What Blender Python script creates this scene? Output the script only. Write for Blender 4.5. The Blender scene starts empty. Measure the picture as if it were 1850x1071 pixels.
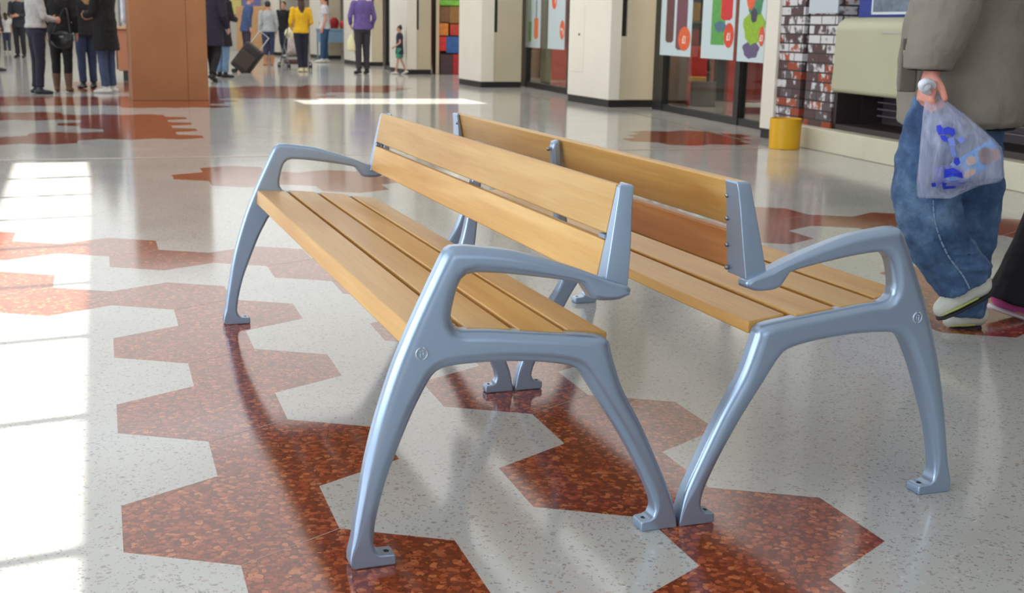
import bpy, bmesh, math, random
from mathutils import Vector, Matrix, Euler
random.seed(7)
R = math.radians
SC = bpy.context.scene
COL = SC.collection

# ------------------------------------------------------------------ camera
F_PX, PITCH, ROLL, YAW, H = 2187.8, 0.21852, 0.020309, R(20.0), 1.07
cd = bpy.data.cameras.new('camera'); cam = bpy.data.objects.new('camera', cd); COL.objects.link(cam)
cam.location = (0, 0, H)
cam.rotation_mode = 'QUATERNION'
cam.rotation_quaternion = (Matrix.Rotation(-YAW, 3, 'Z') @ Matrix.Rotation(R(90) - PITCH, 3, 'X') @ Matrix.Rotation(ROLL, 3, 'Z')).to_quaternion()
cd.sensor_width = 36.0; cd.lens = F_PX / 1850 * 36.0
cd.clip_end = 300
cd.dof.use_dof = True; cd.dof.focus_distance = 2.9; cd.dof.aperture_fstop = 8.0
SC.camera = cam
SC.view_settings.view_transform = 'Standard'; SC.view_settings.look = 'None'
SC.view_settings.gamma = 1.0; SC.view_settings.use_curve_mapping = False
SC.view_settings.exposure = 0.0

# ------------------------------------------------------------------ world, sun, daylight and added ceiling fill
wd = bpy.data.worlds.new('sky'); SC.world = wd; wd.use_nodes = True
bg = wd.node_tree.nodes['Background']; bg.inputs[0].default_value = (0.80, 0.90, 1.0, 1); bg.inputs[1].default_value = 1.4
SUN = Vector((0.56, 0.03, -0.83)).normalized()
sd = bpy.data.lights.new('sun', 'SUN'); sd.energy = 17.0; sd.angle = R(0.53); sd.color = (1.0, 0.96, 0.88)
so = bpy.data.objects.new('sun', sd); COL.objects.link(so); so.rotation_mode = 'QUATERNION'
so.rotation_quaternion = SUN.to_track_quat('-Z', 'Y')
def area(name, loc, rot, sx, sy, e, col=(1, 1, 1)):
    l = bpy.data.lights.new(name, 'AREA'); l.shape = 'RECTANGLE'; l.size = sx; l.size_y = sy; l.energy = e; l.color = col
    o = bpy.data.objects.new(name, l); COL.objects.link(o); o.location = loc; o.rotation_euler = rot; return o
CEIL = 4.6
for k, yy in enumerate((-3.0, 5.0, 13.0, 21.0, 29.0, 37.0, 45.0)):
    area('ceiling_fill', (3.4, yy, CEIL - .06), (0, 0, 0), 10.6, 8.0, 82 if yy < 6 else 300, (1.0, 1.0, .99))  # fill lights added over the whole ceiling for an even floor reflection
# daylight from the glazed left side of the hall
area('daylight', (-5.6, 2.5, 2.3), (0, R(-90), 0), 3.6, 11, 600, (.80, .89, 1.0))
area('daylight', (-5.6, 22, 2.3), (0, R(-90), 0), 3.6, 18, 420, (.88, .94, 1.0))
area('daylight', (1.0, -6.6, 2.4), (R(90), 0, 0), 7, 3.2, 95, (.80, .89, 1.0))  # area light behind the camera, facing down the hall
area('shop_lamp', (9.6, 14, 2.8), (0, 0, 0), 2.5, 3.0, 110, (1, .9, .75))
area('shop_lamp', (9.8, 21, 2.8), (0, 0, 0), 2.5, 3.0, 110, (1, .92, .8))
area('shop_lamp', (9.8, 28, 2.8), (0, 0, 0), 2.5, 3.0, 130, (1, .95, .85))

# ------------------------------------------------------------------ picture -> place helper (rays of this lens)
cY, sY = math.cos(YAW), math.sin(YAW)
def ray(px, py):
    c, q = math.cos(ROLL), math.sin(ROLL); dx, dy = px - 925, py - 535.5
    x = c * dx + q * dy; y = -q * dx + c * dy
    f = F_PX * math.cos(PITCH) - y * math.sin(PITCH); z = -F_PX * math.sin(PITCH) - y * math.cos(PITCH)
    return Vector((x * cY + f * sY, -x * sY + f * cY, z)), f
def G(px, py, z=0.0):
    d, f = ray(px, py); t = (z - H) / d.z
    return Vector((d.x * t, d.y * t, z))
def at(px, py, depth):                      # depth measured level along the viewing direction
    d, f = ray(px, py); t = depth / f
    return Vector((d.x * t, d.y * t, H + d.z * t))

# ------------------------------------------------------------------ materials
MATS = {}
def nt(name):
    m = bpy.data.materials.new(name); m.use_nodes = True; n = m.node_tree
    b = n.nodes['Principled BSDF']; return m, n, b
def srgb(r, g, b):
    f = lambda c: (c / 255 / 12.92) if c / 255 <= .04045 else ((c / 255 + .055) / 1.055) ** 2.4
    return (f(r), f(g), f(b), 1)
def mat(name, col, rough=.6, metal=0.0, bump=0.0, bscale=60, var=0.0, vscale=6, spec=.5, alpha=None, emit=None, sheen=0):
    if name in MATS: return MATS[name]
    m, n, b = nt(name)
    c = srgb(*col); b.inputs['Base Color'].default_value = c
    b.inputs['Roughness'].default_value = rough; b.inputs['Metallic'].default_value = metal
    b.inputs['Specular IOR Level'].default_value = spec
    if sheen: b.inputs['Sheen Weight'].default_value = sheen
    tc = n.nodes.new('ShaderNodeTexCoord')
    if var:
        nz = n.nodes.new('ShaderNodeTexNoise'); nz.inputs['Scale'].default_value = vscale; nz.inputs['Detail'].default_value = 5
        rp = n.nodes.new('ShaderNodeMapRange'); rp.inputs[3].default_value = 1 - var; rp.inputs[4].default_value = 1 + var
        rp.inputs[1].default_value = .3; rp.inputs[2].default_value = .7
        mx = n.nodes.new('ShaderNodeMix'); mx.data_type = 'RGBA'; mx.blend_type = 'MULTIPLY'; mx.inputs[0].default_value = 1
        mx.inputs[6].default_value = c
        n.links.new(tc.outputs['Object'], nz.inputs['Vector']); n.links.new(nz.outputs['Fac'], rp.inputs[0])
        n.links.new(rp.outputs[0], mx.inputs[7]); n.links.new(mx.outputs[2], b.inputs['Base Color'])
    if bump:
        nb = n.nodes.new('ShaderNodeTexNoise'); nb.inputs['Scale'].default_value = bscale; nb.inputs['Detail'].default_value = 6
        bp = n.nodes.new('ShaderNodeBump'); bp.inputs['Strength'].default_value = bump; bp.inputs['Distance'].default_value = .01
        n.links.new(tc.outputs['Object'], nb.inputs['Vector']); n.links.new(nb.outputs['Fac'], bp.inputs['Height']); n.links.new(bp.outputs[0], b.inputs['Normal'])
    if emit: b.inputs['Emission Color'].default_value = c; b.inputs['Emission Strength'].default_value = emit
    MATS[name] = m; return m
def ramp(n, stops, interp='LINEAR'):
    r = n.nodes.new('ShaderNodeValToRGB'); r.color_ramp.interpolation = interp
    while len(r.color_ramp.elements) < len(stops): r.color_ramp.elements.new(.5)
    for e, (p, c) in zip(r.color_ramp.elements, stops): e.position = p; e.color = c
    return r
def mixc(n, fac, a, b):
    m = n.nodes.new('ShaderNodeMix'); m.data_type = 'RGBA'
    for s, v in ((0, fac), (6, a), (7, b)):
        if isinstance(v, (int, float, tuple)): m.inputs[s].default_value = v
        else: n.links.new(v, m.inputs[s])
    return m.outputs[2]

def terrazzo(name, base, chips, dark, scale, cover):
    m, n, b = nt(name); tc = n.nodes.new('ShaderNodeTexCoord'); L = n.links.new
    mp = n.nodes.new('ShaderNodeMapping'); mp.inputs['Rotation'].default_value = (0, 0, .6); L(tc.outputs['Object'], mp.inputs['Vector'])
    nz = n.nodes.new('ShaderNodeTexNoise'); nz.inputs['Scale'].default_value = 40; L(mp.outputs[0], nz.inputs['Vector'])
    ad = n.nodes.new('ShaderNodeVectorMath'); ad.operation = 'MULTIPLY_ADD'; ad.inputs[1].default_value = (.02, .02, .02)
    L(nz.outputs['Color'], ad.inputs[0]); L(mp.outputs[0], ad.inputs[2])
    v = n.nodes.new('ShaderNodeTexVoronoi'); v.inputs['Scale'].default_value = scale; L(ad.outputs[0], v.inputs['Vector'])
    v2 = n.nodes.new('ShaderNodeTexVoronoi'); v2.inputs['Scale'].default_value = scale * 2.1; L(ad.outputs[0], v2.inputs['Vector'])
    sp = n.nodes.new('ShaderNodeSeparateColor'); L(v.outputs['Color'], sp.inputs[0])
    sp2 = n.nodes.new('ShaderNodeSeparateColor'); L(v2.outputs['Color'], sp2.inputs[0])
    r = ramp(n, chips, 'CONSTANT'); L(sp.outputs[0], r.inputs[0])
    # chips only where random < cover
    lt = n.nodes.new('ShaderNodeMath'); lt.operation = 'LESS_THAN'; lt.inputs[1].default_value = cover; L(sp.outputs[1], lt.inputs[0])
    ds = n.nodes.new('ShaderNodeMath'); ds.operation = 'LESS_THAN'; ds.inputs[1].default_value = .42 if cover < .9 else .62; L(v.outputs['Distance'], ds.inputs[0])
    mu = n.nodes.new('ShaderNodeMath'); mu.operation = 'MULTIPLY'; L(lt.outputs[0], mu.inputs[0]); L(ds.outputs[0], mu.inputs[1])
    # small secondary flecks
    lt2 = n.nodes.new('ShaderNodeMath'); lt2.operation = 'LESS_THAN'; lt2.inputs[1].default_value = .22; L(sp2.outputs[2], lt2.inputs[0])
    ds2 = n.nodes.new('ShaderNodeMath'); ds2.operation = 'LESS_THAN'; ds2.inputs[1].default_value = .35; L(v2.outputs['Distance'], ds2.inputs[0])
    mu2 = n.nodes.new('ShaderNodeMath'); mu2.operation = 'MULTIPLY'; L(lt2.outputs[0], mu2.inputs[0]); L(ds2.outputs[0], mu2.inputs[1])
    big = n.nodes.new('ShaderNodeTexNoise'); big.inputs['Scale'].default_value = 1.3; big.inputs['Detail'].default_value = 4; L(tc.outputs['Object'], big.inputs['Vector'])
    rb = ramp(n, [(.3, (.9, .9, .9, 1)), (.7, (1.06, 1.05, 1.03, 1))]); L(big.outputs['Fac'], rb.inputs[0])
    c = mixc(n, mu.outputs[0], base, r.outputs[0]); c = mixc(n, mu2.outputs[0], c, dark)
    mm = n.nodes.new('ShaderNodeMix'); mm.data_type = 'RGBA'; mm.blend_type = 'MULTIPLY'; mm.inputs[0].default_value = 1
    L(c, mm.inputs[6]); L(rb.outputs[0], mm.inputs[7]); L(mm.outputs[2], b.inputs['Base Color'])
    b.inputs['IOR'].default_value = 1.5
    rn = n.nodes.new('ShaderNodeTexNoise'); rn.inputs['Scale'].default_value = 2.2; rn.inputs['Detail'].default_value = 6; L(tc.outputs['Object'], rn.inputs['Vector'])
    rr = n.nodes.new('ShaderNodeMapRange'); rr.inputs[3].default_value = .07; rr.inputs[4].default_value = .15; L(rn.outputs['Fac'], rr.inputs[0]); L(rr.outputs[0], b.inputs['Roughness'])
    return m
M_WHITE = terrazzo('white_terrazzo', srgb(184, 184, 180), [(0, srgb(164, 160, 154)), (.3, srgb(146, 145, 144)), (.5, srgb(196, 194, 190)), (.75, srgb(170, 158, 148))], srgb(134, 131, 128), 84, .27)
M_RED = terrazzo('red_terrazzo', srgb(112, 52, 34), [(0, srgb(134, 60, 36)), (.25, srgb(152, 72, 44)), (.5, srgb(164, 84, 52)), (.7, srgb(110, 48, 32)), (.88, srgb(184, 106, 66))], srgb(82, 40, 32), 70, .97)
M_SEAM = mat('seam_strip', (178, 160, 148), .3)

def wood(name, a, b2, c2):
    m, n, b = nt(name); L = n.links.new; tc = n.nodes.new('ShaderNodeTexCoord')
    oi = n.nodes.new('ShaderNodeObjectInfo')
    mp = n.nodes.new('ShaderNodeMapping'); mp.inputs['Scale'].default_value = (1, .09, 1); L(tc.outputs['Object'], mp.inputs['Vector'])
    off = n.nodes.new('ShaderNodeVectorMath'); off.operation = 'ADD'; L(mp.outputs[0], off.inputs[0])
    cb = n.nodes.new('ShaderNodeCombineXYZ'); mulr = n.nodes.new('ShaderNodeMath'); mulr.operation = 'MULTIPLY'; mulr.inputs[1].default_value = 37
    L(oi.outputs['Random'], mulr.inputs[0]); L(mulr.outputs[0], cb.inputs[0]); L(mulr.outputs[0], cb.inputs[1]); L(cb.outputs[0], off.inputs[1])
    nz = n.nodes.new('ShaderNodeTexNoise'); nz.inputs['Scale'].default_value = 9; nz.inputs['Detail'].default_value = 7; nz.inputs['Distortion'].default_value = 1.2; L(off.outputs[0], nz.inputs['Vector'])
    mp2 = n.nodes.new('ShaderNodeMapping'); mp2.inputs['Scale'].default_value = (1, .035, 1); L(tc.outputs['Object'], mp2.inputs['Vector'])
    off2 = n.nodes.new('ShaderNodeVectorMath'); off2.operation = 'ADD'; L(mp2.outputs[0], off2.inputs[0]); L(cb.outputs[0], off2.inputs[1])
    gr = n.nodes.new('ShaderNodeTexNoise'); gr.inputs['Scale'].default_value = 110; gr.inputs['Detail'].default_value = 4; L(off2.outputs[0], gr.inputs['Vector'])
    r = ramp(n, [(.3, a), (.52, b2), (.72, c2)]); L(nz.outputs['Fac'], r.inputs[0])
    g2 = ramp(n, [(.35, (.93, .92, .89, 1)), (.62, (1.03, 1.02, 1.01, 1))]); L(gr.outputs['Fac'], g2.inputs[0])
    mm = n.nodes.new('ShaderNodeMix'); mm.data_type = 'RGBA'; mm.blend_type = 'MULTIPLY'; mm.inputs[0].default_value = 1; L(r.outputs[0], mm.inputs[6]); L(g2.outputs[0], mm.inputs[7])
    rv = n.nodes.new('ShaderNodeMapRange'); rv.inputs[3].default_value = .88; rv.inputs[4].default_value = 1.08; L(oi.outputs['Random'], rv.inputs[0])
    hs = n.nodes.new('ShaderNodeHueSaturation'); L(rv.outputs[0], hs.inputs['Value']); L(mm.outputs[2], hs.inputs['Color']); L(hs.outputs[0], b.inputs['Base Color'])
    b.inputs['Roughness'].default_value = .42; b.inputs['Coat Weight'].default_value = .15; b.inputs['Coat Roughness'].default_value = .3
    return m
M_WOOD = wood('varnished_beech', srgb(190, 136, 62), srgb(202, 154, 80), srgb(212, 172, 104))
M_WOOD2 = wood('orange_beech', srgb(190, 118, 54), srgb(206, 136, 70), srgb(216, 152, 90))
M_METAL = mat('silver_paint', (158, 178, 203), .30, .62, .03, 600)
M_DARKM = mat('hole_shade', (24, 24, 28), .7)
M_STEEL = mat('steel_bolt', (150, 150, 155), .25, 1.0)
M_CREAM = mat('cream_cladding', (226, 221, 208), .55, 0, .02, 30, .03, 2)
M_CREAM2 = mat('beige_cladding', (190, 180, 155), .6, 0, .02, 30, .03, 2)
M_BLACK = mat('black_trim', (26, 27, 27), .4)
M_WALL = mat('pale_wall', (206, 202, 190), .8, 0, 0, 1, .04, 1)
M_CEIL = mat('ceiling_white', (205, 203, 198), .9)
M_BROWN = mat('brown_panel', (158, 104, 64), .5, 0, .03, 12, .10, 1.6)
M_CURB = mat('cream_stone', (205, 200, 178), .5, 0, .03, 60, .05, 5)
M_COUNTER = mat('beige_counter', (178, 176, 148), .45, 0, 0, 1, .03, 2)

# ------------------------------------------------------------------ object helpers
def finish(name, bm, m, parent=None, smooth=False, bevel=0, seg=2, wn=False):
    me = bpy.data.meshes.new(name); bmesh.ops.recalc_face_normals(bm, faces=bm.faces[:]); bm.to_mesh(me); bm.free()
    for mm in (m if isinstance(m, (list, tuple)) else [m]): me.materials.append(mm)
    if smooth:
        for p in me.polygons: p.use_smooth = True
    o = bpy.data.objects.new(name, me); COL.objects.link(o)
    if parent: o.parent = parent
    if bevel:
        md = o.modifiers.new('bevel', 'BEVEL'); md.width = bevel; md.segments = seg; md.limit_method = 'ANGLE'; md.angle_limit = R(38)
        for p in me.polygons: p.use_smooth = True
        w = o.modifiers.new('wn', 'WEIGHTED_NORMAL'); w.keep_sharp = True
    return o
def tag(o, label=None, cat=None, group=None, kind=None):
    if label: o['label'] = label
    if cat: o['category'] = cat
    if group: o['group'] = group
    if kind: o['kind'] = kind
    return o
def empty(name, loc=(0, 0, 0), rz=0, label=None, cat=None, group=None):
    o = bpy.data.objects.new(name, None); COL.objects.link(o); o.location = loc; o.rotation_euler = (0, 0, rz); o.empty_display_size = .1
    return tag(o, label, cat, group)
def box(bm, x0, x1, y0, y1, z0, z1, mi=0, mtx=None):
    vs = [bm.verts.new(p) for p in ((x0, y0, z0), (x1, y0, z0), (x1, y1, z0), (x0, y1, z0), (x0, y0, z1), (x1, y0, z1), (x1, y1, z1), (x0, y1, z1))]
    if mtx is not None:
        for v in vs: v.co = mtx @ v.co
    for f in ((3, 2, 1, 0), (4, 5, 6, 7), (0, 1, 5, 4), (1, 2, 6, 5), (2, 3, 7, 6), (3, 0, 4, 7)):
        bm.faces.new([vs[i] for i in f]).material_index = mi
    return vs
def boxo(name, x0, x1, y0, y1, z0, z1, m, parent=None, bevel=0, seg=2):
    bm = bmesh.new(); box(bm, x0, x1, y0, y1, z0, z1); return finish(name, bm, m, parent, bevel=bevel, seg=seg)
def quad_prism(bm, pts, z0, z1):            # footprint polygon extruded upwards
    a = [bm.verts.new((x, y, z0)) for x, y in pts]; b = [bm.verts.new((x, y, z1)) for x, y in pts]
    bm.faces.new(a[::-1]); bm.faces.new(b); n = len(pts)
    for i in range(n): bm.faces.new((a[i], a[(i + 1) % n], b[(i + 1) % n], b[i]))
def prism(name, pts, z0, z1, m, parent=None, bevel=0):
    bm = bmesh.new(); quad_prism(bm, pts, z0, z1); return finish(name, bm, m, parent, bevel=bevel)
def rings(bm, rs, cap=True, n=16):          # rs: list of (centre, axisA, axisB)
    prev = None; first = None
    for c, a, b in rs:
        ring = [bm.verts.new(c + a * math.cos(2 * math.pi * k / n) + b * math.sin(2 * math.pi * k / n)) for k in range(n)]
        if prev:
            for k in range(n): bm.faces.new((prev[k], prev[(k + 1) % n], ring[(k + 1) % n], ring[k]))
        else: first = ring
        prev = ring
    if cap: bm.faces.new(first[::-1]); bm.faces.new(prev)
def tube(bm, pts, rad, n=10, flat=1.0, round_ends=True, side=None):
    pts = [Vector(p) for p in pts]; rad = list(rad) if isinstance(rad, (list, tuple)) else [rad] * len(pts)
    if round_ends:
        d0 = (pts[0] - pts[1]).normalized(); d1 = (pts[-1] - pts[-2]).normalized()
        P = []; Q = []
        for k in (80, 50, 20): P.append(pts[0] + d0 * rad[0] * math.sin(R(k))); Q.append(rad[0] * math.cos(R(k)))
        P += pts; Q += rad
        for k in (20, 50, 80): P.append(pts[-1] + d1 * rad[-1] * math.sin(R(k))); Q.append(rad[-1] * math.cos(R(k)))
        pts, rad = P, Q
    rs = []; up = Vector(side) if side else None
    for i, p in enumerate(pts):
        t = (pts[min(i + 1, len(pts) - 1)] - pts[max(i - 1, 0)]).normalized()
        if up is None or abs(t.dot(up)) > .97: up = t.orthogonal().normalized()
        a = (up - t * up.dot(t)).normalized(); b = t.cross(a); up = a
        rs.append((p, a * rad[i], b * rad[i] * flat))
    rings(bm, rs, True, n)
def curve_pts(pts, k=6):                    # Catmull-Rom through points
    P = [Vector(p) for p in pts]; out = []
    for i in range(len(P) - 1):
        p0, p1, p2, p3 = P[max(i - 1, 0)], P[i], P[i + 1], P[min(i + 2, len(P) - 1)]
        for j in range(k):
            t = j / k
            out.append(.5 * ((2 * p1) + (p2 - p0) * t + (2 * p0 - 5 * p1 + 4 * p2 - p3) * t * t + (3 * p1 - p0 - 3 * p2 + p3) * t ** 3))
    out.append(P[-1]); return out
def ellipsoid(bm, c, r, rot=None, seg=16):
    m = Matrix.Translation(Vector(c)) @ (rot.to_matrix().to_4x4() if rot else Matrix.Identity(4)) @ Matrix.Diagonal((*r, 1))
    bmesh.ops.create_uvsphere(bm, u_segments=seg, v_segments=max(8, seg // 2), radius=1, matrix=m)
def cyl(bm, c, r, d, axis='Z', seg=20, r2=None):
    rot = {'Z': Matrix.Identity(4), 'X': Matrix.Rotation(R(90), 4, 'Y'), 'Y': Matrix.Rotation(R(90), 4, 'X')}[axis]
    bmesh.ops.create_cone(bm, cap_ends=True, segments=seg, radius1=r, radius2=r if r2 is None else r2, depth=d, matrix=Matrix.Translation(Vector(c)) @ rot)

# ------------------------------------------------------------------ floor: hexagonal terrazzo
S3 = math.sqrt(3) / 2
HO = Vector((0.27733, 2.56962)); HA = R(-391.31372); HS = 0.258333
RED = set()
for i in range(-2, 4):
    RED |= {(i, -3 * i), (i, -3 * i + 2)}
for i in range(-1, 4):
    RED |= {(i, -3 * i + 8), (i, -3 * i + 10)}
RED |= {(-3,9),(-4,8),(-5,9),(-7,13),(-6,12),(-5,13),(-4,12),(-3,13),(-2,12),(3,19),(3,21),(3,23),(4,22),(5,21),(5,23),(6,22),(7,21),(7,23),(5,11),(5,13),(5,15),(4,12),
 (-7,25),(-7,27),(-6,24),(-6,26),(-5,25),(-5,27)}
FAR = '''-27,75 -26,72 -26,74 -26,76 -25,69 -25,71 -25,73 -25,75 -25,77 -24,66 -24,68 -24,70 -24,72 -24,74 -24,76 -23,55 -23,57 -23,65 -23,67 -23,69 -23,71 -23,73 -22,52 -22,54 -22,56 -22,58 -22,66 -22,68 -22,70 -21,51 -21,53 -21,55 -21,57 -21,59 -20,52 -20,54 -20,56 -20,58 -20,60 -20,72 -20,74 -19,45 -19,53 -19,55 -19,57 -19,59 -19,67 -19,69 -19,71 -19,73 -19,75 -19,77 -18,42 -18,44 -18,46 -18,54 -18,56 -18,58 -18,60 -18,64 -18,66 -18,68 -18,70 -18,72 -18,74 -18,76 -18,78 -17,43 -17,45 -17,53 -17,55 -17,57 -17,59 -17,61 -17,63 -17,65 -17,67 -17,69 -17,71 -17,73 -17,75 -17,77 -17,79 -17,81 -16,44 -16,46 -16,54 -16,56 -16,58 -16,60 -16,64 -16,66 -16,68 -16,70 -16,72 -16,74 -16,76 -16,78 -16,80 -16,82 -15,33 -15,41 -15,43 -15,45 -15,47 -15,55 -15,65 -15,67 -15,69 -15,71 -15,73 -15,75 -15,77 -15,79 -15,81 -15,83 -14,32 -14,34 -14,36 -14,40 -14,42 -14,44 -14,46 -14,66 -14,68 -14,74 -14,76 -14,78 -14,80 -14,82 -14,84 -13,33 -13,35 -13,37 -13,39 -13,41 -13,43 -13,75 -13,77 -13,79 -13,81 -12,36 -12,38 -12,40 -11,37 -4,24 -4,26 0,44 0,46 0,48 1,43 1,45 1,47 1,49 2,44 2,46 2,48'''
for t in FAR.split():
    a, b = t.split(','); RED.add((int(a), int(b)))
ca, sa = math.cos(HA), math.sin(HA)
def lat(x, y): return Vector((HO.x + HS * (ca * x - sa * y), HO.y + HS * (sa * x + ca * y), 0))
HV = [(-.5, S3), (.5, S3), (1, 0), (.5, -S3), (-.5, -S3), (-1, 0)]
bm = bmesh.new(); box(bm, -7, 14, -8, 52, -.2, -.0005, 0)
cache = {}
def hv(x, y):
    k = (round(x * 2), round(y / S3));
    if k not in cache: cache[k] = bm.verts.new(lat(x, y))
    return cache[k]
seams = []
for i in range(-50, 24):
    for j in range(-30, 130):
        if (i + j) % 2: continue
        c = lat(1.5 * i, S3 * j)
        if not (-3.2 < c.x < 8.2 and .4 < c.y < 30): continue
        f = bm.faces.new([hv(1.5 * i + x, S3 * j + y) for x, y in HV][::-1]); f.material_index = 1 if (i, j) in RED else 0
        if (i, j) in RED and c.y < 8:
            for (di, dj, e) in ((1, -1, (2, 3)), (-1, 1, None)):
                if e and (i + di, j + dj) in RED:
                    seams.append((lat(1.5 * i + HV[e[0]][0], S3 * j + HV[e[0]][1]), lat(1.5 * i + HV[e[1]][0], S3 * j + HV[e[1]][1])))
for a, b in seams:
    d = (b - a).normalized(); nn = Vector((-d.y, d.x, 0)) * .0011
    vs = [bm.verts.new(p + Vector((0, 0, .0003))) for p in (a - nn, b - nn, b + nn, a + nn)]
    bm.faces.new(vs).material_index = 2
# expansion joint across the hall and border line along the shops
def strip(a, b, w, mi):
    a, b = Vector(a), Vector(b); d = (b - a).normalized(); nn = Vector((-d.y, d.x, 0)) * w / 2
    bm.faces.new([bm.verts.new(p + Vector((0, 0, .0004))) for p in (a - nn, b - nn, b + nn, a + nn)]).material_index = mi
strip((-5, 10.06, 0), (6.2, 10.06, 0), .05, 2); strip((-5, 10.02, 0), (6.2, 10.02, 0), .02, 3)
strip((6.25, 9.8, 0), (6.92, 14.2, 0), .03, 3); strip((6.92, 14.2, 0), (6.75, 30, 0), .03, 3)
me_f = finish('floor', bm, [M_WHITE, M_RED, M_SEAM, mat('joint_dark', (95, 90, 84), .4)])
tag(me_f, kind='structure')

# ------------------------------------------------------------------ shell
def st(o): return tag(o, kind='structure')
KS = CEIL / -SUN.z
def hole(x0, x1, y0, y1): return (x0 - SUN.x * KS, x1 - SUN.x * KS, y0 - SUN.y * KS, y1 - SUN.y * KS)
h1 = hole(-.50, .09, -1.3, 9.83); h2 = hole(2.9, 5.6, 16.55, 17.75)
bm = bmesh.new()
def cbox(x0, x1, y0, y1): box(bm, x0, x1, y0, y1, CEIL, CEIL + .12)
hs = sorted([h1, h2], key=lambda h: h[2])
ya = -8
for h in hs:
    cbox(-7, 14, ya, h[2]); cbox(-7, h[0], h[2], h[3]); cbox(h[1], 14, h[2], h[3]); ya = h[3]
cbox(-7, 14, ya, 52)
y = h1[3] - .93
while y > h1[2]:                            # glazing bars of the long rooflight
    v8 = box(bm, h1[0], h1[1], y - .032, y + .032, CEIL - .02, CEIL + .06)
    for v_ in v8: v_.co.y += (v_.co.x - h1[1]) * .13
    y -= .915
quad_prism(bm, [(h1[1] + .02, h1[3]), (h1[1] - .215, h1[2]), (h1[1] + .02, h1[2])], CEIL, CEIL + .12)  # wedge added over the opening to slant the edge of the sun patch
st(finish('ceiling', bm, M_CEIL))
st(boxo('wall_left', -6.2, -6, -8, 52, 0, CEIL, M_WALL)); st(boxo('wall_back', -7, 14, 50, 50.2, 0, CEIL, M_WALL)); st(boxo('wall_front', -7, 14, -7.4, -7.2, 0, CEIL, M_WALL))
st(boxo('wall_right', 12.4, 12.6, -8, 52, 0, CEIL, mat('shop_back_wall', (150, 60, 44), .7, 0, 0, 1, .1, 1)))
st(boxo('baseboard_left', -6.0, -5.97, -8, 52, 0, .12, M_BLACK))

st(boxo('wall_shopfront', 8.25, 8.5, 11.2, 50, 2.95, CEIL, M_CREAM)); st(boxo('trim_1', 8.25, 12.3, 11.0, 50, 2.95, 3.0, M_CEIL))
# ------------------------------------------------------------------ cream pillars along the shops
def on_x(px, X, py=80):                     # where the picture column meets the plane x = X
    d, f = ray(px, py); return d.y / d.x * X
def on_y(px, Y, py=80):
    d, f = ray(px, py); return d.x / d.y * Y
def cream_pillar(px_left, px_corner, base_y, px_s0, px_s1, px_right, label, panel=False):
    c = G(px_corner, base_y); xf, y0 = c.x, c.y; y1 = on_x(px_left, xf); s0, s1, xb = on_y(px_s0, y0), on_y(px_s1, y0), on_y(px_right, y0)
    t = empty('shop_pillar', ((xf + xb) / 2, (y0 + y1) / 2, 0), 0, label, 'pillar', None)
    o = Vector(t.location); ztop = CEIL
    def add(name, pts, z0, z1, m, bevel=0): return prism(name, [(x - o.x, y - o.y) for x, y in pts], z0, z1, m, t, bevel)
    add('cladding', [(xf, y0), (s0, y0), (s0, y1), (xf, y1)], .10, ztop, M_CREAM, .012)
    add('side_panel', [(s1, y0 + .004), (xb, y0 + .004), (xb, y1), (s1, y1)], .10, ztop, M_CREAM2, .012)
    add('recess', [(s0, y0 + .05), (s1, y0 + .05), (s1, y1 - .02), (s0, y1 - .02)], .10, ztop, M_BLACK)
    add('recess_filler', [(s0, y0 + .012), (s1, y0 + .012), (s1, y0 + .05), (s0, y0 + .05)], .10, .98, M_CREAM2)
    add('plinth', [(xf + .012, y0 + .012), (xb, y0 + .012), (xb, y1 - .012), (xf + .012, y1 - .012)], 0, .10, M_BLACK)
    if panel:
        ym = on_x(1055, xf)
        bm = bmesh.new(); box(bm, xf - .005 - o.x, xf - o.x, ym - o.y, y1 - .10 - o.y, .45, 1.38)
        d = finish('access_door', bm, M_CREAM, t, bevel=.003)
        bm = bmesh.new(); cyl(bm, (xf - .010 - o.x, ym + .17 - o.y, .99), .018, .012, 'X'); finish('lock', bm, mat('grey_lock', (90, 90, 95), .4, .8), d)
    return t
cream_pillar(1027, 1098, 194, 1123, 1133, 1185, 'cream clad pillar with small access door, nearest of those with two pale faces', panel=True)
cream_pillar(829, 868, 158, 893, 899, 943, 'cream clad pillar between the bottle poster window and the toy shop')
cream_pillar(704, 735, 134, 753, 757, 779, 'cream clad pillar behind the running child')
cream_pillar(621, 652, 119, 672, 676, 692, 'cream clad pillar behind the man in purple sweater')
cream_pillar(560, 578, 106, 592, 595, 616, 'cream clad pillar behind the man in white shirt')
cream_pillar(488, 500, 100, 507, 509, 518, 'farthest cream clad pillar beyond the grey cardigan woman')
# plain pale pillar by the brick wall
XP = 6.74; pya, pyb = on_x(1404, XP), on_x(1381, XP)
t = empty('shop_pillar', (XP + .3, (pya + pyb) / 2, 0), 0, 'plain pale pillar between poster window and brick wall', 'pillar')
hw = (pyb - pya) / 2
boxo('cladding', -.3, .3, -hw, hw, .10, CEIL, M_CREAM, t, .008); boxo('plinth', -.28, .3, -hw, hw, 0, .10, M_BLACK, t)

# brown square pillar in the hall
pl = G(241, 183); pr = G(375, 180)
t = empty('brown_pillar', ((pl.x + pr.x) / 2, (pl.y + pr.y) / 2, 0), 0, 'square brown panelled pillar standing in the middle of the hall', 'pillar')
w = pr.x - pl.x
def bp(name, x0, x1, y0, y1, z0, z1, m): 
    return boxo(name, x0, x1, y0, y1, z0, z1, m, t, .006)
bp('panel', -w / 2, w / 2 - .27, 0, w, 0, 2.25, M_BROWN); bp('panel', w / 2 - .268, w / 2, 0, w, 0, 2.25, M_BROWN); bp('cap', -w / 2 - .02, w / 2 + .02, -.02, w + .02, 2.25, 2.30, M_BROWN)

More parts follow.
